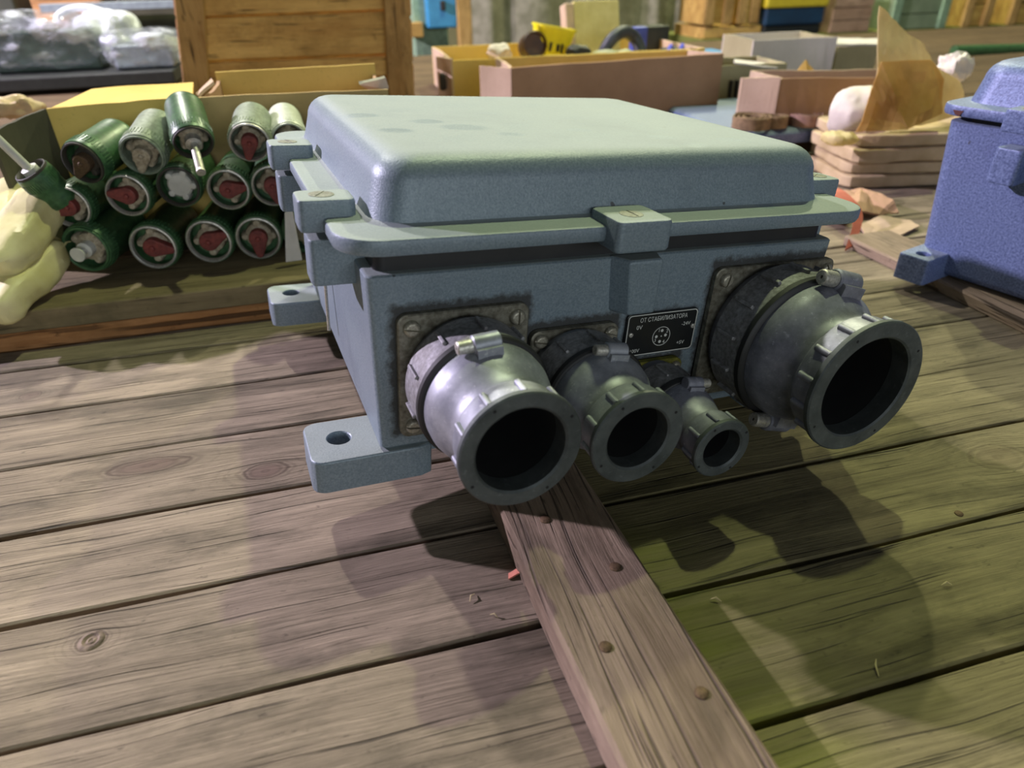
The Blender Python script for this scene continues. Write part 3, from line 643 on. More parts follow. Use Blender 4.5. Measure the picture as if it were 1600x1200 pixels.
for (u, v, y, rp, kind, la, yw, pt, mt, lab) in cans:
    c = P(u, v, y); dep = (c - CAM).dot(RZ); r = rp * dep / FPX * 0.93
    if v > 360: c.z = max(c.z, ZB + r * 1.05 + .001)
    L = (.062 if v < 260 else .082) if kind != 'stem' else (.058 if u > 60 else .036)
    R = Matrix.Rotation(math.radians(yw), 4, 'Z') @ Matrix.Rotation(PI / 2 - math.radians(0), 4, 'X') @ Matrix.Rotation(math.radians(pt) * (1 if v < 300 else .3), 4, 'X')
    if u < 60: R = Matrix.Rotation(math.radians(-22), 4, 'Y') @ Matrix.Rotation(math.radians(16), 4, 'X')
    t = tag(empty('green_canister', Matrix.Translation(c) @ R), lab, 'canister', 'green canisters piled in the cardboard box')
    obj('can', build_can(r, L, kind, la, mt), mt, t, 38, wn=False)
    obj('rim', rim_bm(r), STEEL if kind == 'lever' else DARKIN if kind in ('blobs', 'dark', 'stem') else mt, t, 40, wn=False)
    ins = obj('insulator', insulator_bm(r, rp + u, 5 if kind in ('blobs', 'knob', 'stem', 'tan') else 4), KNOB if kind == 'blobs' else DARKIN if kind == 'dark' else CREAM, t, 40, wn=False)
    if kind in ('lever', 'tan', 'dark'): obj('lever', lever_bm(r, math.radians(la)), CREAM if kind == 'tan' else RUST if kind == 'dark' else REDPL, t, bevel=.0012)
    if kind == 'knob': obj('knob', stem_bm(.016, .007), KNOB, t, 40, wn=False)
    if kind == 'stem': obj('stem', stem_bm(0.045 if u > 60 else .058, .0042 if u > 60 else .016), STEEL if u > 60 else KNOB, t, 40, wn=False)

# ---------------------------------------------------------------- paper parcels, packets and sheets
def pillow(sx, sy, sz, n=10, amp=.004, fr=40, seed=0, pw=4.0):
    """crumpled soft block centred on the origin (superellipsoid with folds)"""
    bm = bmesh.new(); bmesh.ops.create_cube(bm, size=2); bmesh.ops.subdivide_edges(bm, edges=bm.edges, cuts=n, use_grid_fill=True)
    for v in bm.verts:
        p = v.co; k = (abs(p.x) ** pw + abs(p.y) ** pw + abs(p.z) ** pw) ** (1 / pw); q = p / k
        q = Vector((q.x * sx, q.y * sy, q.z * sz))
        s_ = Vector((seed * 3.1, seed * 1.7, seed))
        d = abs(noise.noise(q * fr + s_)) * 1.6 + .6 * abs(noise.noise(q * fr * 2.3 + s_))
        v.co = q + p.normalized() * amp * (.5 - d)
    return bm
def sheet(pts_uvy, th, seed, amp=.004, fr=22, cuts=5):
    """folded paper sheet through 3D outline points, with real thickness"""
    bm = bmesh.new(); vs = [bm.verts.new(p) for p in pts_uvy]; bm.faces.new(vs)
    bmesh.ops.triangulate(bm, faces=bm.faces); bmesh.ops.subdivide_edges(bm, edges=bm.edges, cuts=cuts, use_grid_fill=True)
    nrm = sum((f.normal for f in bm.faces), Vector()); bm.normal_update(); nrm = sum((f.normal for f in bm.faces), Vector()).normalized()
    for v in bm.verts: v.co += nrm * amp * (noise.noise(v.co * fr + Vector((seed, 0, 0))) + .5 * abs(noise.noise(v.co * fr * 2.5 + Vector((0, seed, 0)))))
    bmesh.ops.solidify(bm, geom=bm.faces[:], thickness=th); return bm
for (a, b, y, wd, th, seed, z, lab) in (((-8, 392), (62, 296), .375, .020, .017, 1, None, 'yellowish waxed paper parcel, uppermost of three at the left edge'), ((-10, 446), (74, 366), .360, .019, .016, 2, None, 'yellowish waxed paper parcel, lowest of three at the left edge'), ((-36, 330), (12, 262), .40, .019, .018, 3, None, 'pale waxed paper parcel cut by the left edge, behind the other two')):
    A, B = P(*a, y - .03), P(*b, y + .045); mid = (A + B) / 2; ln = (B - A).length / 2 + .012
    mid.z = {1: ZB + .059, 2: ZB + .021, 3: ZB + .066}[seed]; mid.y += {1: 0, 2: -.012, 3: .026}[seed]
    ex = (B - A).normalized(); ey = Vector((0, 0, 1)).cross(ex).normalized(); ez = ex.cross(ey)
    t = tag(empty('paper_parcel', frame(mid, ex, ey, ez)), lab, 'parcel', 'waxed paper parcels at the left edge')
    obj('wrapping', pillow(ln, wd, th, 9, .0040, 26, seed, 4.5), PARCEL, t, 24, wn=False)
    obj('folded_end', sheet([Vector((ln * .75, -wd * .9, th * .55)), Vector((ln * 1.12, -wd * .7, th * .2)), Vector((ln * 1.15, wd * .6, th * .35)), Vector((ln * .8, wd * .9, th * .6))], .0012, seed, .004, 60), PARCEL, t)

# pale plastic strip standing between the lowest canisters and the grey box
tc = [P(445, 332, .385), P(457, 328, .385), P(472, 406, .374), P(447, 409, .374)]
tag(obj('plastic_strip', sheet(tc, .002, 11, .002, 40), simple('pale_plastic', (214, 206, 196), (190, 182, 170), .5)), 'pale plastic strip standing right of the lowest row of green canisters', 'strip')

# stack of flat packets at the right
pk = [(.0008, .0190, 6, 'paper-wrapped flat packet at the bottom of the stack beside the bluish box'), (.0202, .0165, 0, 'paper-wrapped flat packet, second from the bottom of the stack'), (.0371, .0220, 9, 'paper-wrapped flat packet with pinkish end, third from the bottom of the stack'), (.0595, .0180, 3, 'paper-wrapped flat packet with folded end at the top of the stack')]
for i, (z, h, rz, lab) in enumerate(pk):
    c = PZ(1305, 296, 0); c = Vector((c.x + .166 + .005 * (i % 2), c.y + .042, z + h / 2))
    t = tag(empty('paper_packet', Matrix.Translation(c) @ Matrix.Rotation(math.radians(-14 + rz * .5), 4, 'Z')), lab, 'packet', 'paper packets stacked by the bluish box')
    obj('wrapping', pillow(.142, .078, h / 2, 12, .0026, 24, 10 + i, 12.0), KRAFT, t, 28, wn=False)
    obj('folded_end', sheet([Vector((-.125, -.064, h * .54)), Vector((-.02, -.070, h * .52)), Vector((-.05, .01, h * .55)), Vector((-.125, .03, h * .53))], .0010, i, .0015, 40), KRAFT, t)
top = .109
def sheet_uv(name, pts, y, mat, parent, seed, th=.0014, lean=0.0, amp=.006):
    base = P(*pts[0], y)
    return obj(name, sheet([P(u, v, y + lean * (200 - v) / 200 + (dy[0] if dy else 0)) for (u, v, *dy) in pts], th, seed, amp), mat, parent)
t = tag(empty('oiled_paper_wrap', loc=P(1400, 205, .52)), 'amber oiled paper standing upright in a peak on the packet stack', 'paper')
def reparent(o, p):
    bpy.context.view_layer.update(); o.parent = p; o.matrix_parent_inverse = p.matrix_world.inverted(); return o
reparent(sheet_uv('pale_sheet', [(1372, 10), (1383, 14), (1402, 33), (1416, 52), (1440, 68), (1466, 105), (1498, 128, .02), (1506, 150, .03), (1490, 182, .02), (1440, 196), (1352, 200), (1372, 110)], .535, OILEDP, None, 3, lean=.05), t)
reparent(sheet_uv('amber_sheet', [(1375, 98), (1455, 93), (1474, 125), (1472, 178, -.02), (1418, 202, -.02), (1338, 206), (1345, 190), (1360, 140)], .515, OILED, None, 5, lean=.05), t)
tag(obj('crumpled_paper', pillow(.040, .038, .036, 12, .008, 20, 21, 2.2), WHITEP, None, 60, loc=P(1338, 176, .585), wn=False), 'white crumpled paper bundle left of the upright amber sheet', 'paper')
tag(obj('crumpled_paper', pillow(.024, .020, .022, 6, .012, 40, 23, 2.6), WHITEP, None, None, loc=P(1488, 108, .62), wn=False), 'small cream crumpled paper right of the upright amber sheet', 'paper')
tag(obj('crumpled_paper', pillow(.022, .020, .008, 7, .005, 40, 25, 3.0), OILEDP, None, None, loc=P(1312, 216, .53), wn=False), 'yellow crumpled paper wad tucked under the white bundle', 'paper')
# torn cardboard in front of the stack, red strap
tc = [PZ(1272, 338, .006), PZ(1300, 300, .010), PZ(1345, 296, .022), PZ(1395, 318, .018), PZ(1404, 334, .008), PZ(1372, 338, .004), PZ(1340, 330, .010), PZ(1310, 345, .012)]
tag(obj('torn_cardboard', sheet(tc, .003, 4, .008, 26), CARDB), 'torn piece of brown cardboard in front of the packet stack', 'cardboard')
tc = [PZ(1340, 352, .003), PZ(1380, 338, .004), PZ(1422, 344, .006), PZ(1436, 356, .003), PZ(1400, 372, .002), PZ(1352, 370, .002)]
tag(obj('torn_cardboard', sheet(tc, .002, 9, .003, 30), CARDP), 'torn flat scrap of cardboard between the two metal boxes', 'cardboard')
bm = bmesh.new()
pts = [(1262, 330, .008), (1296, 300, .034), (1326, 318, .032), (1340, 345, .018), (1328, 388, .0025)]
pp = [PZ(*q) for q in pts]; wv = Vector((.012, .006, 0)); fine = []
for i in range(len(pp) - 1):
    for k in range(6):
        a_ = k / 6; p0 = pp[max(i - 1, 0)]; p1, p2 = pp[i], pp[i + 1]; p3 = pp[min(i + 2, len(pp) - 1)]
        fine.append(.5 * ((2 * p1) + (p2 - p0) * a_ + (2 * p0 - 5 * p1 + 4 * p2 - p3) * a_ ** 2 + (3 * p1 - p0 - 3 * p2 + p3) * a_ ** 3))
fine.append(pp[-1]); up = Vector((0, 0, .0022))
loft(bm, [[p - wv, p + wv, p + wv + up, p - wv + up] for p in fine])
tag(obj('red_strap', bm, simple('salmon_webbing', (196, 104, 84), (170, 84, 68), .7), None, 50), 'salmon red webbing strap hanging over torn cardboard behind the grey box', 'strap')

# ---------------------------------------------------------------- cardboard boxes
def panel(name, a, b, h0, h1, th, mat, parent, out, fold=None):
    """upright panel from a to b (world xy), between heights h0 and h1 (may be a pair), thickness th towards out"""
    bm = bmesh.new(); o = Vector(out) * th
    ha, hb = h1 if isinstance(h1, tuple) else (h1, h1)
    n = 8; F = []
    for i in range(n + 1):
        k = i / n; q = Vector(a).lerp(Vector(b), k); z1 = ha + (hb - ha) * k + .0015 * noise.noise(Vector((k * 6, ha * 50, a[0] * 20)))
        bow = Vector(out) * .004 * math.sin(PI * k)
        F.append([bm.verts.new(p) for p in (Vector((q.x, q.y, h0)), Vector((q.x, q.y, h0)) + o, Vector((q.x, q.y, z1)) + o + bow, Vector((q.x, q.y, z1)) + bow)])
    for p, q in zip(F, F[1:]):
        for k in range(4): bm.faces.new((p[k], p[(k + 1) % 4], q[(k + 1) % 4], q[k]))
    bm.faces.new(F[0][::-1]); bm.faces.new(F[-1]); o_ = obj(name, bm, mat, None); reparent(o_, parent); return o_
def carton(label, fl, fr, depth, z0, h, mf, me=None, mi=None, th=.004, group=None, hl=None, skew=0.0):
    """open carton: front panel from fl to fr (xy), going back by depth; mf front, me ends"""
    me = me or mf
    fl, fr = Vector((fl[0], fl[1])), Vector((fr[0], fr[1])); d = (fr - fl).normalized(); nb = Vector((-d.y, d.x)); 
    bl, br = fl + nb * depth + d * skew, fr + nb * depth + d * skew
    t = tag(empty('cardboard_box', loc=((fl.x + fr.x + bl.x + br.x) / 4, (fl.y + fr.y + bl.y + br.y) / 4, z0)), label, 'box', group)
    v3 = lambda p: (p.x, p.y, 0)
    hl = hl or (h, h)
    panel('front_panel', v3(fl), v3(fr), z0, hl, th, mf, t, (nb.x, nb.y, 0))
    panel('back_panel', v3(bl), v3(br), z0, h, th, mi or mf, t, (-nb.x, -nb.y, 0))
    panel('end_panel', v3(fl + nb * th), v3(bl - nb * th), z0, (hl[0], h), th, me, t, (d.x, d.y, 0)); panel('end_panel', v3(fr + nb * th), v3(br - nb * th), z0, (hl[1], h), th, me, t, (-d.x, -d.y, 0))
    bm = bmesh.new(); loft(bm, [[(p.x, p.y, z) for p in (fl + (d + nb) * th * 1.2, fr + (nb - d) * th * 1.2, br - (nb + d) * th * 1.2, bl - (nb - d) * th * 1.2)] for z in (z0, z0 + .003)]); reparent(obj('bottom_panel', bm, mf, None), t)
    return t
# tray carton round the canisters: back panel, left side toned dark as shade, flap folded back
A, B = P(72, 170, .500), P(303, 151, .500)
t = tag(empty('cardboard_box', loc=(-.22, .45, ZB)), 'yellow cardboard box with its front torn off, holding the green canisters', 'box')
panel('back_panel', (A.x, A.y, 0), (B.x, B.y, 0), ZB, (A.z, B.z), .004, CARDY, t, (0, 1, 0))
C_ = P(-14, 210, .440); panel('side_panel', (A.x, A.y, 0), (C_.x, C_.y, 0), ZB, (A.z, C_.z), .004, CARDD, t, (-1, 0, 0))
fl = [A + Vector((.004, .004, 0)), B + Vector((-.002, .004, 0)), P(302, 128, .590), P(143, 138, .590)]
reparent(obj('flap', sheet(fl, .003, 2, .002, 14), CARDY, None), t)
A, B = P(306, 153, .492), P(606, 140, .492)
t = tag(empty('cardboard_box', loc=(-.03, .53, ZB)), 'brown cardboard box between canisters and crate, behind the grey box', 'box')
panel('front_panel', (A.x, A.y, 0), (B.x, B.y, 0), ZB, (A.z, B.z), .004, CARDT, t, (0, 1, 0))
panel('end_panel', (A.x, A.y + .005, 0), (A.x + .004, A.y + .16, 0), ZB, A.z - .004, .004, CARDB, t, (1, 0, 0)); panel('end_panel', (B.x, B.y + .005, 0), (B.x, B.y + .16, 0), ZB, B.z - .004, .004, CARDB, t, (-1, 0, 0))
panel('back_panel', (A.x + .004, A.y + .162, 0), (B.x, B.y + .162, 0), ZB, A.z + .006, .004, CARDY, t, (0, -1, 0))
for q, m_ in (([(310, 150), (334, 128), (330, 122), (306, 146)], CARDP), ([(560, 128), (600, 118), (606, 136), (604, 146), (578, 138)], WHITEP)):
    reparent(obj('torn_flap', sheet([P(u, v, .50 + .02 * k) for k, (u, v) in enumerate(q)], .003, 6, .002), m_, None), t)
tag(obj('paper_scrap', pillow(.035, .022, .012, 10, .010, 50, 31, 2.5), KRAFT, None, 50, loc=P(18, 168, .72), wn=False), 'small heap of torn pinkish paper behind the dark carton side at left', 'paper')

# large boxes in the middle and right
a, b = P(800, 188, .95), P(1107, 188, .95)
t = carton('long reddish brown cardboard box behind the lid of the grey box', (P(797, 107, .95).x, .955), (b.x, .925), .16, ZB, P(800, 107, .95).z, CARDB, CARDP, CARDY, th=.006, hl=(P(800, 107, .95).z, P(1108, 85, .925).z))
q = P(800, 107, .95); bm = bmesh.new(); e0 = P(750, 103, 1.00)
panel('folded_flap', (q.x - .002, q.y, 0), (e0.x, e0.y, 0), ZB, (q.z, e0.z), .004, CARDP, t, (0, 1, 0))
e = P(682, 92, 1.27)
t = carton('long yellow cardboard box full of odds and ends, behind the reddish brown box', (P(703, 95, 1.25).x, 1.25), (P(1095, 90, 1.25).x, 1.235), .30, ZB, P(703, 95, 1.25).z, CARDY, CARDP, CARDY, th=.006)
f0, f1 = P(704, 95, 1.247), P(681, 90, 1.30)
bm = bmesh.new(); loft(bm, [[(p.x, p.y, z) for p in (f0, f1, f1 + Vector((.006, .004, 0)), f0 + Vector((.006, .004, 0)))] for z in (ZB, f0.z + .004)]); reparent(obj('end_flap', bm, CARDP, None), t)
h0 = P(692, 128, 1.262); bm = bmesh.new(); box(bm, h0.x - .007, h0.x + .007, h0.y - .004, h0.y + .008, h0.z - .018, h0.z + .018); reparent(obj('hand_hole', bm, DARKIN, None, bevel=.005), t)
t = carton('pale cardboard box standing at the rear right, behind the brown one', (P(1182, 63, 1.13).x, 1.14), (P(1303, 66, 1.13).x, 1.12), .16, ZB, P(1182, 63, 1.14).z, CARDW, CARDG, CARDW)
e0, e1 = P(1303, 66, 1.12), P(1372, 70, 1.16)
t = carton('grey-green cardboard box right of the pale box, under a white flap', (P(1309, 74, 1.15).x, 1.15), (P(1372, 78, 1.15).x, 1.15), .16, ZB, P(1309, 74, 1.15).z, CARDG, CARDG)
reparent(obj('flap', sheet([P(1306, 72, 1.145), P(1308, 62, 1.25), P(1372, 62, 1.27), P(1374, 72, 1.15)], .004, 3, .002), CARDW, None), t)
yq = 1.0; t = carton('olive grey cardboard box with printed arrow marks', (P(1109, 104, yq).x, yq), (P(1222, 108, yq).x, yq - .015), .13, ZB, P(1109, 104, yq).z, CARDG, CARDG)
for u in (1141, 1150):
    m_ = P(u, 139, yq - .0075); bm = bmesh.new(); box(bm, m_.x - .002, m_.x + .002, yq - .0120, yq - .0030, m_.z - .016, m_.z + .016); reparent(obj('printed_mark', bm, INK, None), t)
m_ = P(1144, 157, yq - .0075); bm = bmesh.new(); box(bm, m_.x - .008, m_.x + .008, yq - .0120, yq - .0030, m_.z - .0012, m_.z + .0012); reparent(obj('printed_mark', bm, INK, None), t)
tag(obj('white_card', sheet([P(1147, 101, .995), P(1147, 94, 1.06), P(1214, 103, 1.05), P(1214, 108, .98)], .003, 8, .002), CARDW), 'white card lying on top of the olive grey cardboard box', 'card')
# bluish cabinet lid lying under the brown box
c0 = PZ(1205, 215, ZB)
bm = bmesh.new(); rloft(bm, [(.64, 1.14, .677, .98, .02, ZB + .0005), (.638, 1.142, .675, .982, .022, ZB + .006), (.64, 1.14, .677, .98, .022, ZB + .016), (.648, 1.132, .685, .972, .02, ZB + .022)])
t_blue = tag(obj('blue_metal_lid', bm, ENAMELB, None, 40), 'flat bluish metal lid lying under the brown cardboard box', 'lid')
zc = ZB + .0225
a = PZ(1208, 196, zc); b = PZ(1332, 190, zc)
t = carton('dented brown cardboard box with pinkish end on the bluish metal lid', (a.x, a.y), (a.x + .235, a.y - .075), .10, zc, P(1208, 124, a.y).z, CARDB, CARDP, CARDP, skew=-.025)
e0 = P(1160, 122, a.y + .05)
panel('folded_end', (a.x - .001, a.y, 0), (e0.x, e0.y, 0), zc, (P(1208, 122, a.y).z, e0.z), .005, CARDP, t, (0, 1, 0))
reparent(obj('oiled_paper', sheet([P(1226, 127, .86), P(1246, 110, .88), P(1257, 96, .89), P(1270, 108, .89), P(1282, 124, .87), P(1262, 130, .85)], .002, 7, .006), OILED, None), t)
# rolled webbing and dark bag
def coil(c, r0, r1, wd, mat, label, tilt):
    bm = bmesh.new(); pts = []
    for i in range(64):
        a_ = i / 63 * 3.2 * 2 * PI; r = r0 + (r1 - r0) * i / 63; pts.append((r * math.cos(a_), r * math.sin(a_)))
    loft(bm, [[(x * k, y * k, z) for (k, z) in ((1, 0), (1, wd), (1 + .0022 / math.hypot(x, y), wd), (1 + .0022 / math.hypot(x, y), 0))] for x, y in pts])
    return tag(obj('webbing_roll', bm, mat, None, 60, loc=c, rot=tilt), label, 'webbing', 'rolls of webbing behind the grey box')
WEB = simple('tan_webbing', (150, 124, 92), (112, 92, 66), .85, scale=120); WEBP = simple('dusty_pink_webbing', (168, 134, 118), (128, 100, 88), .85, scale=120)
for (u, v, y, r, lab, m_) in ((1172, 196, .712, .034, 'tan webbing roll nearest the brown cardboard box', WEB), (1205, 212, .704, .022, 'smaller tan webbing roll, in the middle of three', WEB), (1250, 224, .700, .028, 'dusty pink webbing roll beside the packet stack', WEBP)):
    c = P(u, v, y); coil(Vector((c.x, c.y, ZB + .0232)), r * .3, r, .018, m_, lab, (0, 0, .6))
tag(obj('dark_green_bag', pillow(.060, .022, .014, 12, .006, 26, 41, 3), simple('dark_green_cloth', (40, 58, 46), (28, 40, 34), .8), None, 50, loc=(.915, .697, ZB + .038), wn=False), 'dark green cloth bag between the webbing rolls and the packet stack', 'bag')

# odds and ends in the long yellow box
tag(obj('white_cup', pillow(.026, .024, .020, 8, .010, 40, 51, 2.3), WHITEP, None, 50, loc=P(781, 84, 1.33), wn=False), 'small white crumpled bundle at the left in the long yellow box', 'bundle')
bm = bmesh.new(); lathe(bm, [(-.02, 0), (-.02, .030), (.02, .030), (.024, .026), (.012, .024), (.012, 0)], 30, frame(P(832, 72, 1.36), (1, 0, 0), (0, .25, .97), (0, -.97, .25)))
tag(obj('brown_drum', bm, simple('brown_bakelite', (88, 62, 40), (66, 46, 30), .5), None, 40), 'dark brown round drum left of the yellow bucket', 'drum')
c = P(862, 68, 1.38); YEL = simple('bright_yellow_plastic', (238, 226, 30), (222, 208, 20), .4, bump=0)
t = tag(empty('yellow_bucket', Matrix.Translation(c) @ Matrix.Rotation(.18, 4, 'Y')), 'bright yellow plastic tub with black marks in the long yellow box', 'tub')
bm = bmesh.new(); loft(bm, [[(x * k, y * k * .8, z) for x, y in rr(-.045, .045, -.045, .045, .016)] for k, z in ((.72, -.034), (.75, -.032), (1.0, .032), (1.06, .032), (1.06, .037), (.98, .037), (.72, -.028))]); obj('tub', bm, YEL, t, 40)
for (x, wd, h) in ((-.012, .006, .020), (.006, .007, .016), (.016, .005, .020)):
    bm = bmesh.new(); box(bm, x - wd / 2, x + wd / 2, -.0365, -.0300, -.006 - h / 2, -.006 + h / 2); obj('black_mark', bm, INK, t, bevel=.002)
c = P(930, 46, 1.46); t = tag(empty('cream_board', frame(c, (.99, .06, 0), (-.06, .96, -.25), (0, .25, .97))), 'cream panel with pinkish edge leaning up in the long yellow box', 'panel')
obj('board', bx(-.060, .062, -.012, .012, -.062, .062), simple('cream_fibreboard', (212, 200, 140), (196, 182, 120), .8), t, bevel=.002)
obj('edge_sheet', bx(-.085, -.0605, -.016, .020, -.060, .058), CARDP, t, bevel=.004)
bm = bmesh.new(); cc = P(972, 84, 1.32); pts = []
for i in range(26):
    a_ = math.radians(-10 + 215 * i / 25); pts.append(cc + Vector((.048 * math.cos(a_), .015 * math.sin(a_ * 2), .046 * math.sin(a_))))
tube(bm, pts, .014, 14); t = tag(obj('ribbed_hose', bm, simple('dark_grey_rubber', (58, 62, 72), (42, 46, 54), .5), None, 60), 'dark grey rubber hose arching out of the long yellow box', 'hose')
tag(obj('pale_bundle', pillow(.050, .03, .020, 10, .010, 30, 61, 2.6), simple('pale_green_cloth', (168, 172, 138), (140, 144, 112), .8), None, 50, loc=P(958, 92, 1.27), wn=False), 'pale green cloth bundle under the rubber hose', 'bundle')
tag(obj('dark_bundle', pillow(.026, .024, .018, 8, .008, 40, 63, 2.6), RUBBER, None, 50, loc=P(903, 84, 1.30), wn=False), 'black rubber piece right of the yellow tub', 'rubber part')
BLU = simple('blue_plastic', (72, 86, 178), (54, 66, 150), .45)
tag(obj('blue_block', bx(-.018, .018, -.014, .014, -.028, .028), BLU, None, bevel=.003, loc=P(997, 62, 1.38)), 'blue plastic block right of the rubber hose', 'block')
for (u, v, s_, lab) in ((1046, 80, .016, 'blue plastic wedge, left of the two at the end of the yellow box'), (1064, 79, .013, 'blue plastic wedge, right of the two at the end of the yellow box')):
    bm = bmesh.new(); loft(bm, [[(-s_, -.008, -.014), (s_, -.008, -.014), (s_ * .2, -.008, .016)], [(-s_, .008, -.014), (s_, .008, -.014), (s_ * .2, .008, .016)]]); tag(obj('blue_wedge', bm, BLU, None, bevel=.002, loc=P(u, v, 1.29)), lab, 'wedge')
tag(obj('dark_bundle', pillow(.030, .024, .018, 8, .008, 40, 65, 2.6), simple('dark_teal_cloth', (44, 56, 62), (34, 42, 48), .7), None, 50, loc=P(1050, 86, 1.34), wn=False), 'dark teal cloth under the two blue wedges', 'cloth')
tag(obj('dark_case', bx(-.036, .036, -.03, .03, -.028, .028), simple('black_case', (44, 46, 38), (34, 36, 30), .6), None, bevel=.004, loc=P(1018, 58, 1.50)), 'small dark case behind the blue block', 'case')

# ---------------------------------------------------------------- wooden crate standing behind the canisters
t = tag(empty('wooden_crate', loc=(-.03, 1.2, ZB)), 'yellowed wooden crate standing on edge behind the cardboard boxes', 'crate')
yc = 1.12; SK = -.0
def quad(name, pts, y0, y1, mat):
    bm = bmesh.new(); loft(bm, [[(p.x, p.y + d, p.z) for p in [P(u, v, yc) for u, v in pts]] for d in (y0, y1)]); o = obj(name, bm, mat, None, bevel=.002); return reparent(o, t)
for v0, v1 in ((-60, -6), (-2, 26), (30, 95), (100, 130), (133, 165)): quad('slat', [(302, v0), (612, v0 - 12), (612, v1 - 12), (302, v1)], 0, .016, CRATE)
quad('post', [(268, -60), (316, -60), (330, 166), (292, 166)], -.018, -.0005, CRATEV)
quad('post', [(596, -70), (634, -70), (646, 160), (606, 160)], -.018, -.0005, CRATEV)
for v0, v1 in ((-60, 25), (30, 95), (100, 165)):
    quad('side_slat', [(270 + v0 * .12, v0), (278 + v0 * .12, v0), (278 + v1 * .12, v1), (270 + v1 * .12, v1)], 0.0, .26, BEAM)
    quad('side_slat', [(634 + v0 * .04, v0), (642 + v0 * .04, v0), (642 + v1 * .04, v1), (634 + v1 * .04, v1)], 0.0, .26, BEAM)
quad('back_board', [(290, -60), (625, -70), (630, 158), (300, 163)], .245, .26, CRATE)

# ---------------------------------------------------------------- plastic-wrapped goods on a dark bench at the left
FILM = NT('clear_plastic_film'); co = FILM.objco()
nz = FILM.noise(FILM.mapping(co, (1, 1, 2.2)), 13, 3, .5)
FILM.bump(nz, .9, .02)
FILM.done(lin((222, 228, 236)), .12, 0.0, **{'Alpha': FILM.math('ADD', .10, FILM.math('MULTIPLY', FILM.ramp(nz, .48, .62), .60)), 'Specular IOR Level': 1.0})
FILM = FILM.m
DARKM = simple('dark_steel', (44, 48, 46), (30, 32, 32), .5)
yb = 1.75; za = P(120, 118, yb).z
t = tag(empty('dark_bench', loc=(-.65, 1.95, -.85)), 'dark steel bench at the left carrying goods in clear plastic film', 'bench')
x0, x1 = -1.5, P(272, 118, yb).x
def rb(name, a, mat, par, bv=.003):
    return reparent(obj(name, bx(*a), mat, None, bevel=bv), par)
# stands on the back table, low feet
t.location.z = ZB
rb('bench_top', (x0, x1, yb, yb + .40, za - .030, za), DARKM, t)
rb('leg', (x0 + .02, x0 + .06, yb + .02, yb + .06, ZB, za - .03), DARKM, t); rb('leg', (x1 - .06, x1 - .02, yb + .02, yb + .06, ZB, za - .03), DARKM, t)
rb('leg', (x0 + .02, x0 + .06, yb + .33, yb + .37, ZB, za - .03), DARKM, t); rb('leg', (x1 - .06, x1 - .02, yb + .33, yb + .37, ZB, za - .03), DARKM, t)
for (u0, u1, v0, y, lab, sd, core) in ((-40, 150, 32, 1.80, 'large film-wrapped metal block at the far left of the dark bench', 71, (70, 88, 80)), (164, 268, 62, 1.76, 'crumpled bright plastic film bundle at the right end of the dark bench', 73, (150, 160, 168))):
    a, b = P(u0, 116, y), P(u1, v0, y); cx = (a.x + b.x) / 2; hx = abs(b.x - a.x) / 2; hz = (P(u0, v0, y).z - za) / 2
    t = tag(empty('film_wrapped_block', loc=(cx, y + .10, za)), lab, 'plastic bundle', 'plastic-wrapped goods on the dark bench')
    rb('metal_block', (cx - hx * .8, cx + hx * .8, y + .05, y + .16, za + .001, za + hz * 1.5), simple('wrapped_metal', core, tuple(q * .7 for q in core), .35, .5), t, .006)
    o = obj('plastic_film', pillow(hx, .095, hz, 16, .016, 11, sd, 5.0), FILM, None, 60, loc=(cx, y + .10, za + hz + .0105), wn=False); reparent(o, t)
t = tag(empty('white_carrier_bag', loc=P(165, 60, 1.98)), 'white plastic carrier bag with loop handle on the dark bench', 'bag')
BAGM = simple('white_polythene', (226, 230, 234), (204, 208, 216), .35, scale=12, bump=.3)
q = pillow(.085, .05, .062, 12, .016, 20, 75, 2.6); bmesh.ops.scale(q, vec=(1, 1, 1), verts=q.verts); o = obj('bag', q, BAGM, None, 60, loc=(P(175, 66, 2.08).x, 2.08, za + .066), wn=False); reparent(o, t)
bm = bmesh.new(); hc = P(130, 26, 2.08); tube(bm, [hc + Vector((.070 * math.cos(k / 16 * PI) , 0, .034 * math.sin(k / 16 * PI) - .012)) for k in range(17)], .009, 10); reparent(obj('handle', bm, BAGM, None, 60), t)
t = tag(obj('long_grey_rail', bx(-.30, .30, -.02, .02, -.012, .012), simple('pale_grey_steel', (150, 162, 164), (124, 134, 138), .5), None, bevel=.002, loc=P(215, 8, 2.6)), 'pale grey steel rail across the top left background', 'rail')
DARKB = simple('dark_shelf_goods', (46, 50, 40), (70, 72, 54), .8, scale=8)
t = tag(empty('dark_shelf', loc=(-.7, 2.75, -.85)), 'dark shelf with indistinct goods at the upper left background', 'shelf')
for (zz) in (P(100, 40, 2.7).z - .02, P(100, 140, 2.7).z - .02, -.45): rb('shelf_board', (-2.1, -.05, 2.62, 2.95, zz - .02, zz), DARKM, t)
for xx in (-2.08, -.07): rb('post', (xx - .02, xx + .02, 2.62, 2.66, -.85, .62), DARKM, t)
zz = P(100, 40, 2.7).z - .02
for i in range(7):
    rb('packed_box', (-2.0 + i * .27, -1.78 + i * .27, 2.66, 2.9, zz, zz + .12 + .05 * (i % 3)), (DARKB, BEAM, CARDD)[i % 3], t, .006)

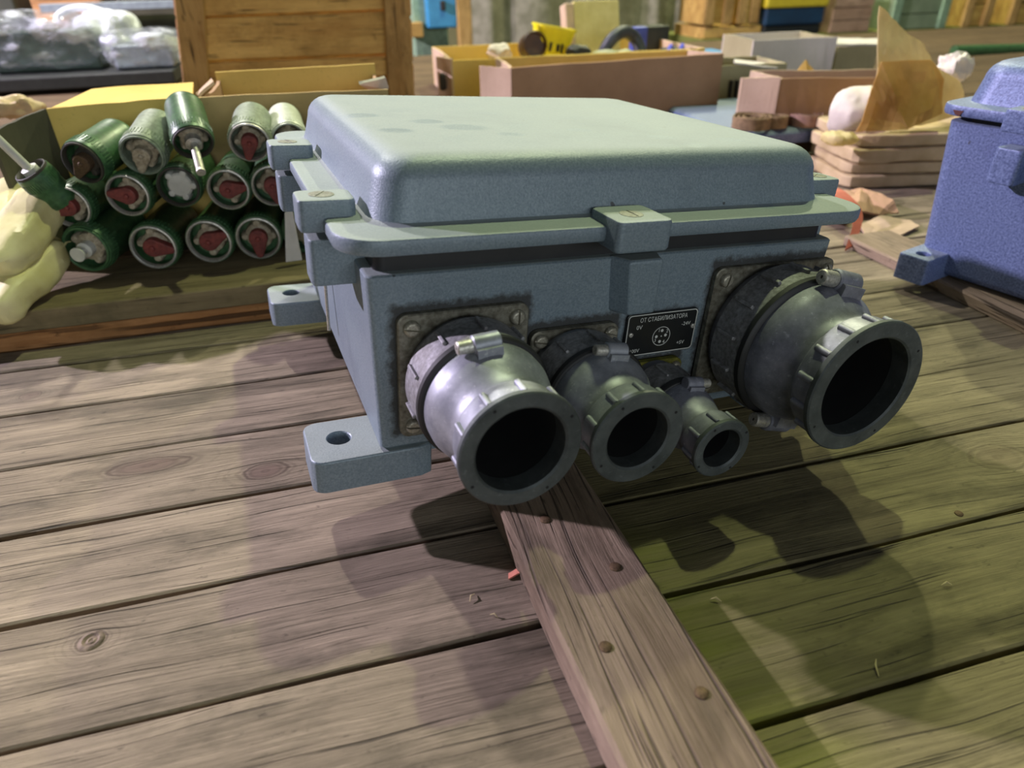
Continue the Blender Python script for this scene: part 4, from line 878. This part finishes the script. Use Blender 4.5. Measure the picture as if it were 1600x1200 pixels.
# ---------------------------------------------------------------- far background
GRN = m_grimy('pale_green_paint', (146, 172, 142), (124, 152, 124), (96, 104, 80), .35, 0.0, .5, 14)
a, b = P(652, 0, 2.6), P(688, 0, 2.6)
def pillar(name, label, cat, u0, u1, y, d, mat, z1=1.6, z0=-.85):
    a, b = P(u0, 40, y), P(u1, 40, y); return tag(obj(name, bx(a.x, b.x, y, y + d, z0, z1), mat, None, bevel=.006), label, cat)
pillar('green_column', 'pale green painted steel column behind the crate', 'column', 646, 700, 2.6, .10, GRN)
pillar('wooden_upright', 'brown wooden upright right of the green column', 'post', 716, 738, 2.9, .05, CRATEV)
c = P(688, 10, 2.56); t = tag(empty('blue_switch_box', loc=(c.x, 2.56, c.z)), 'bright blue switch box on the green column', 'switch box')
obj('casing', bx(-.055, .055, -.035, .035, -.070, .12), simple('sky_blue_enamel', (66, 150, 196), (54, 132, 178), .4), t, bevel=.006)
obj('handle', bx(-.006, .012, -.050, -.034, -.012, .02), INK, t, bevel=.003)
c = P(652, 44, 2.58); tag(obj('orange_bracket', bx(-.03, .02, -.02, .02, -.03, .02), simple('orange_wood', (190, 150, 80), (170, 130, 66), .7), None, bevel=.003, loc=c), 'small orange bracket on the left edge of the green column', 'bracket')
# tarpaulin hanging as back curtain
bm = bmesh.new(); n = 90; F = []
xa, xb = P(722, 30, 3.3).x, P(1102, 30, 3.3).x
for i in range(n + 1):
    k = i / n; x = xa + (xb - xa) * k; y = 3.36 + .035 * math.sin(k * 31 + 2 * math.sin(k * 7)) + .03 * noise.noise(Vector((k * 9, 3, 1)))
    F.append([bm.verts.new(p) for p in ((x, y, -.85), (x, y + .004, -.85), (x + .02 * math.sin(k * 20), y + .02, 1.7), (x + .02 * math.sin(k * 20), y + .016, 1.7))])
for p, q in zip(F, F[1:]):
    for k in range(4): bm.faces.new((p[k], p[(k + 1) % 4], q[(k + 1) % 4], q[k]))
bm.faces.new(F[0]); bm.faces.new(F[-1][::-1])
tag(obj('grey_tarpaulin', bm, m_paper('grey_olive_canvas', (138, 134, 116), (108, 106, 86)), None, 60), 'grey olive tarpaulin hanging in folds across the background', 'tarpaulin')
# shelf at the right with crates
yS = 2.8
t = tag(empty('green_shelf', loc=(2.6, 2.95, -.85)), 'olive green shelf bench in the right background carrying crates', 'shelf')
OLV = simple('olive_paint', (126, 130, 66), (104, 108, 52), .6, scale=10)
zs = P(1145, 60, yS).z
xl, xr = P(1098, 60, yS).x, 3.75
rb('shelf_board', (xl, xr, yS, yS + .45, zs - .07, zs), OLV, t)
for xx in (xl + .03, xr - .05): 
    for y_ in (yS + .02, yS + .39): rb('post', (xx - .025, xx + .025, y_, y_ + .05, -.85, zs - .07), OLV, t)
def far_crate(name, label, cat, u0, u1, v0, v1, y, d, mat, nsl=2, group=None, frame_m=None, z=None):
    a, b = P(u0, v1, y), P(u1, v0, y); z0 = zs if z is None else z; z1 = max(b.z, z0 + .05)
    t = tag(empty(name, loc=((a.x + b.x) / 2, y + d / 2, z0)), label, cat, group)
    hh = (z1 - z0) / nsl
    for i in range(nsl): rb('slat', (a.x, b.x, y, y + .018, z0 + hh * i + .002, z0 + hh * (i + 1) - .002), mat, t, .002)
    rb('end_board', (a.x, a.x + .018, y + .019, y + d, z0, z1 - .004), mat, t, .002); rb('end_board', (b.x - .018, b.x, y + .019, y + d, z0, z1 - .004), mat, t, .002)
    rb('back_board', (a.x + .019, b.x - .019, y + d - .018, y + d, z0, z1 - .004), mat, t, .002); rb('lid_board', (a.x + .019, b.x - .019, y + .019, y + d - .019, z1 - .022, z1 - .004), mat, t, .002)
    if frame_m:
        for x_ in (a.x + .012, b.x - .012): rb('batten', (x_ - .022, x_ + .022, y - .016, y - .0005, z0, z1), frame_m, t, .002)
    return t
far_crate('wooden_crate', 'low brown plank crate at the left end of the green shelf, under two others', 'crate', 1099, 1190, 40, 60, yS + .02, .30, CRATE, 1)
zc2 = P(1120, 40, yS + .02).z + .004
far_crate('wooden_crate', 'tan wooden crate on the low plank crate, left of two', 'crate', 1101, 1146, -30, 34, yS + .02, .26, CRATE, 1, 'crates on the green shelf', CRATEV, zc2)
far_crate('wooden_crate', 'tan wooden crate on the low plank crate, right of two', 'crate', 1152, 1188, -30, 34, yS + .02, .26, CRATE, 1, 'crates on the green shelf', CRATEV, zc2)
a, b = P(1192, 58, yS), P(1288, 10, yS)
t = tag(empty('blue_container', loc=((a.x + b.x) / 2, yS + .15, zs)), 'dark blue container with a yellow lid on the green shelf', 'container')
bl_m = simple('dark_blue_plastic', (26, 62, 92), (20, 44, 68), .5, scale=14)
rb('base', (a.x, b.x, yS, yS + .28, zs, zs + (b.z - zs) * .38), simple('black_plastic', (22, 26, 26), (30, 34, 32), .5), t, .008)
rb('tub', (a.x - .006, b.x + .004, yS - .008, yS + .288, zs + (b.z - zs) * .38 + .001, b.z), bl_m, t, .008)
rb('lid', (a.x - .014, b.x + .012, yS - .016, yS + .30, b.z + .001, b.z + .09), simple('yellow_lid', (206, 186, 50), (188, 166, 40), .5), t, .008)
far_crate('plank_crate', 'pinkish plank crate right of the blue container', 'crate', 1294, 1374, -30, 62, yS, .30, PINKW, 4)
far_crate('green_chest', 'pale green wooden chest behind the amber paper peak', 'chest', 1384, 1490, -30, 66, yS, .30, simple('grey_green_paint', (138, 152, 122), (112, 126, 100), .6, scale=10), 3, None, GRN)
far_crate('orange_crate', 'orange brown wooden crate behind the bluish box, left of two', 'crate', 1496, 1560, -30, 58, yS, .30, CRATE, 2, 'orange crates at the right end of the green shelf', CRATEV)
far_crate('orange_crate', 'orange brown wooden crate behind the bluish box, right of two', 'crate', 1566, 1640, -30, 58, yS, .30, CRATE, 2, 'orange crates at the right end of the green shelf', CRATEV)
bm = bmesh.new(); tube(bm, [P(1490, 80, 1.5), P(1640, 76, 1.5)], .016, 14); tag(obj('green_tube', bm, GREENCAN, None, 60), 'long green metal tube lying behind the bluish box', 'tube')
bm = bmesh.new(); a = P(1127, 92, 1.6); box(bm, a.x - .04, a.x + .05, 1.6, 1.75, ZB, a.z + .012); tag(obj('blue_crate', bm, simple('light_blue_plastic', (84, 142, 190), (70, 124, 170), .5), None, bevel=.004), 'light blue plastic crate just right of the reddish brown box', 'crate')
# small litter lying on the planks
CHIP = simple('fresh_chip', (214, 138, 116), (190, 116, 96), .8, scale=200); STRAW = simple('straw', (196, 182, 140), (168, 152, 110), .8, scale=200)
p = PZ(801, 901, 0); tag(obj('wood_chip', sheet([Vector((-.003, -.002, .0004)), Vector((.004, -.001, .0022)), Vector((.003, .003, .0018)), Vector((-.002, .002, .0004))], .001, 3, .0006, 200, 2), CHIP, None, loc=(p.x, p.y, .0008)), 'pink wood chip beside the left edge of the batten', 'wood chip')
for (u, v, ln, a, lab) in ((738, 936, .006, .9, 'pale straw splinter on the plank left of the batten, below the gland shadow'), (772, 965, .005, -.7, 'short pale splinter beside the batten, lower of the left-hand ones'), (1370, 1045, .010, 1.0, 'long thin straw on the greenish plank right of the batten'), (1478, 916, .006, -.2, 'curled straw splinter on the greenish plank near the right edge'), (1118, 940, .006, -.5, 'pale splinter on the greenish plank close to the batten')):
    p = PZ(u, v, 0); d = Vector((math.cos(a), math.sin(a), 0)) * ln / 2; bm = bmesh.new(); tube(bm, [p - d + Vector((0, 0, .0012)), p + Vector((-d.y * .25, d.x * .25, .0026)), p + d + Vector((0, 0, .0010))], [.0002, .0005, .0002], 6)
    tag(obj('wood_splinter', bm, STRAW, None, 60), lab, 'splinter', 'splinters on the planks')
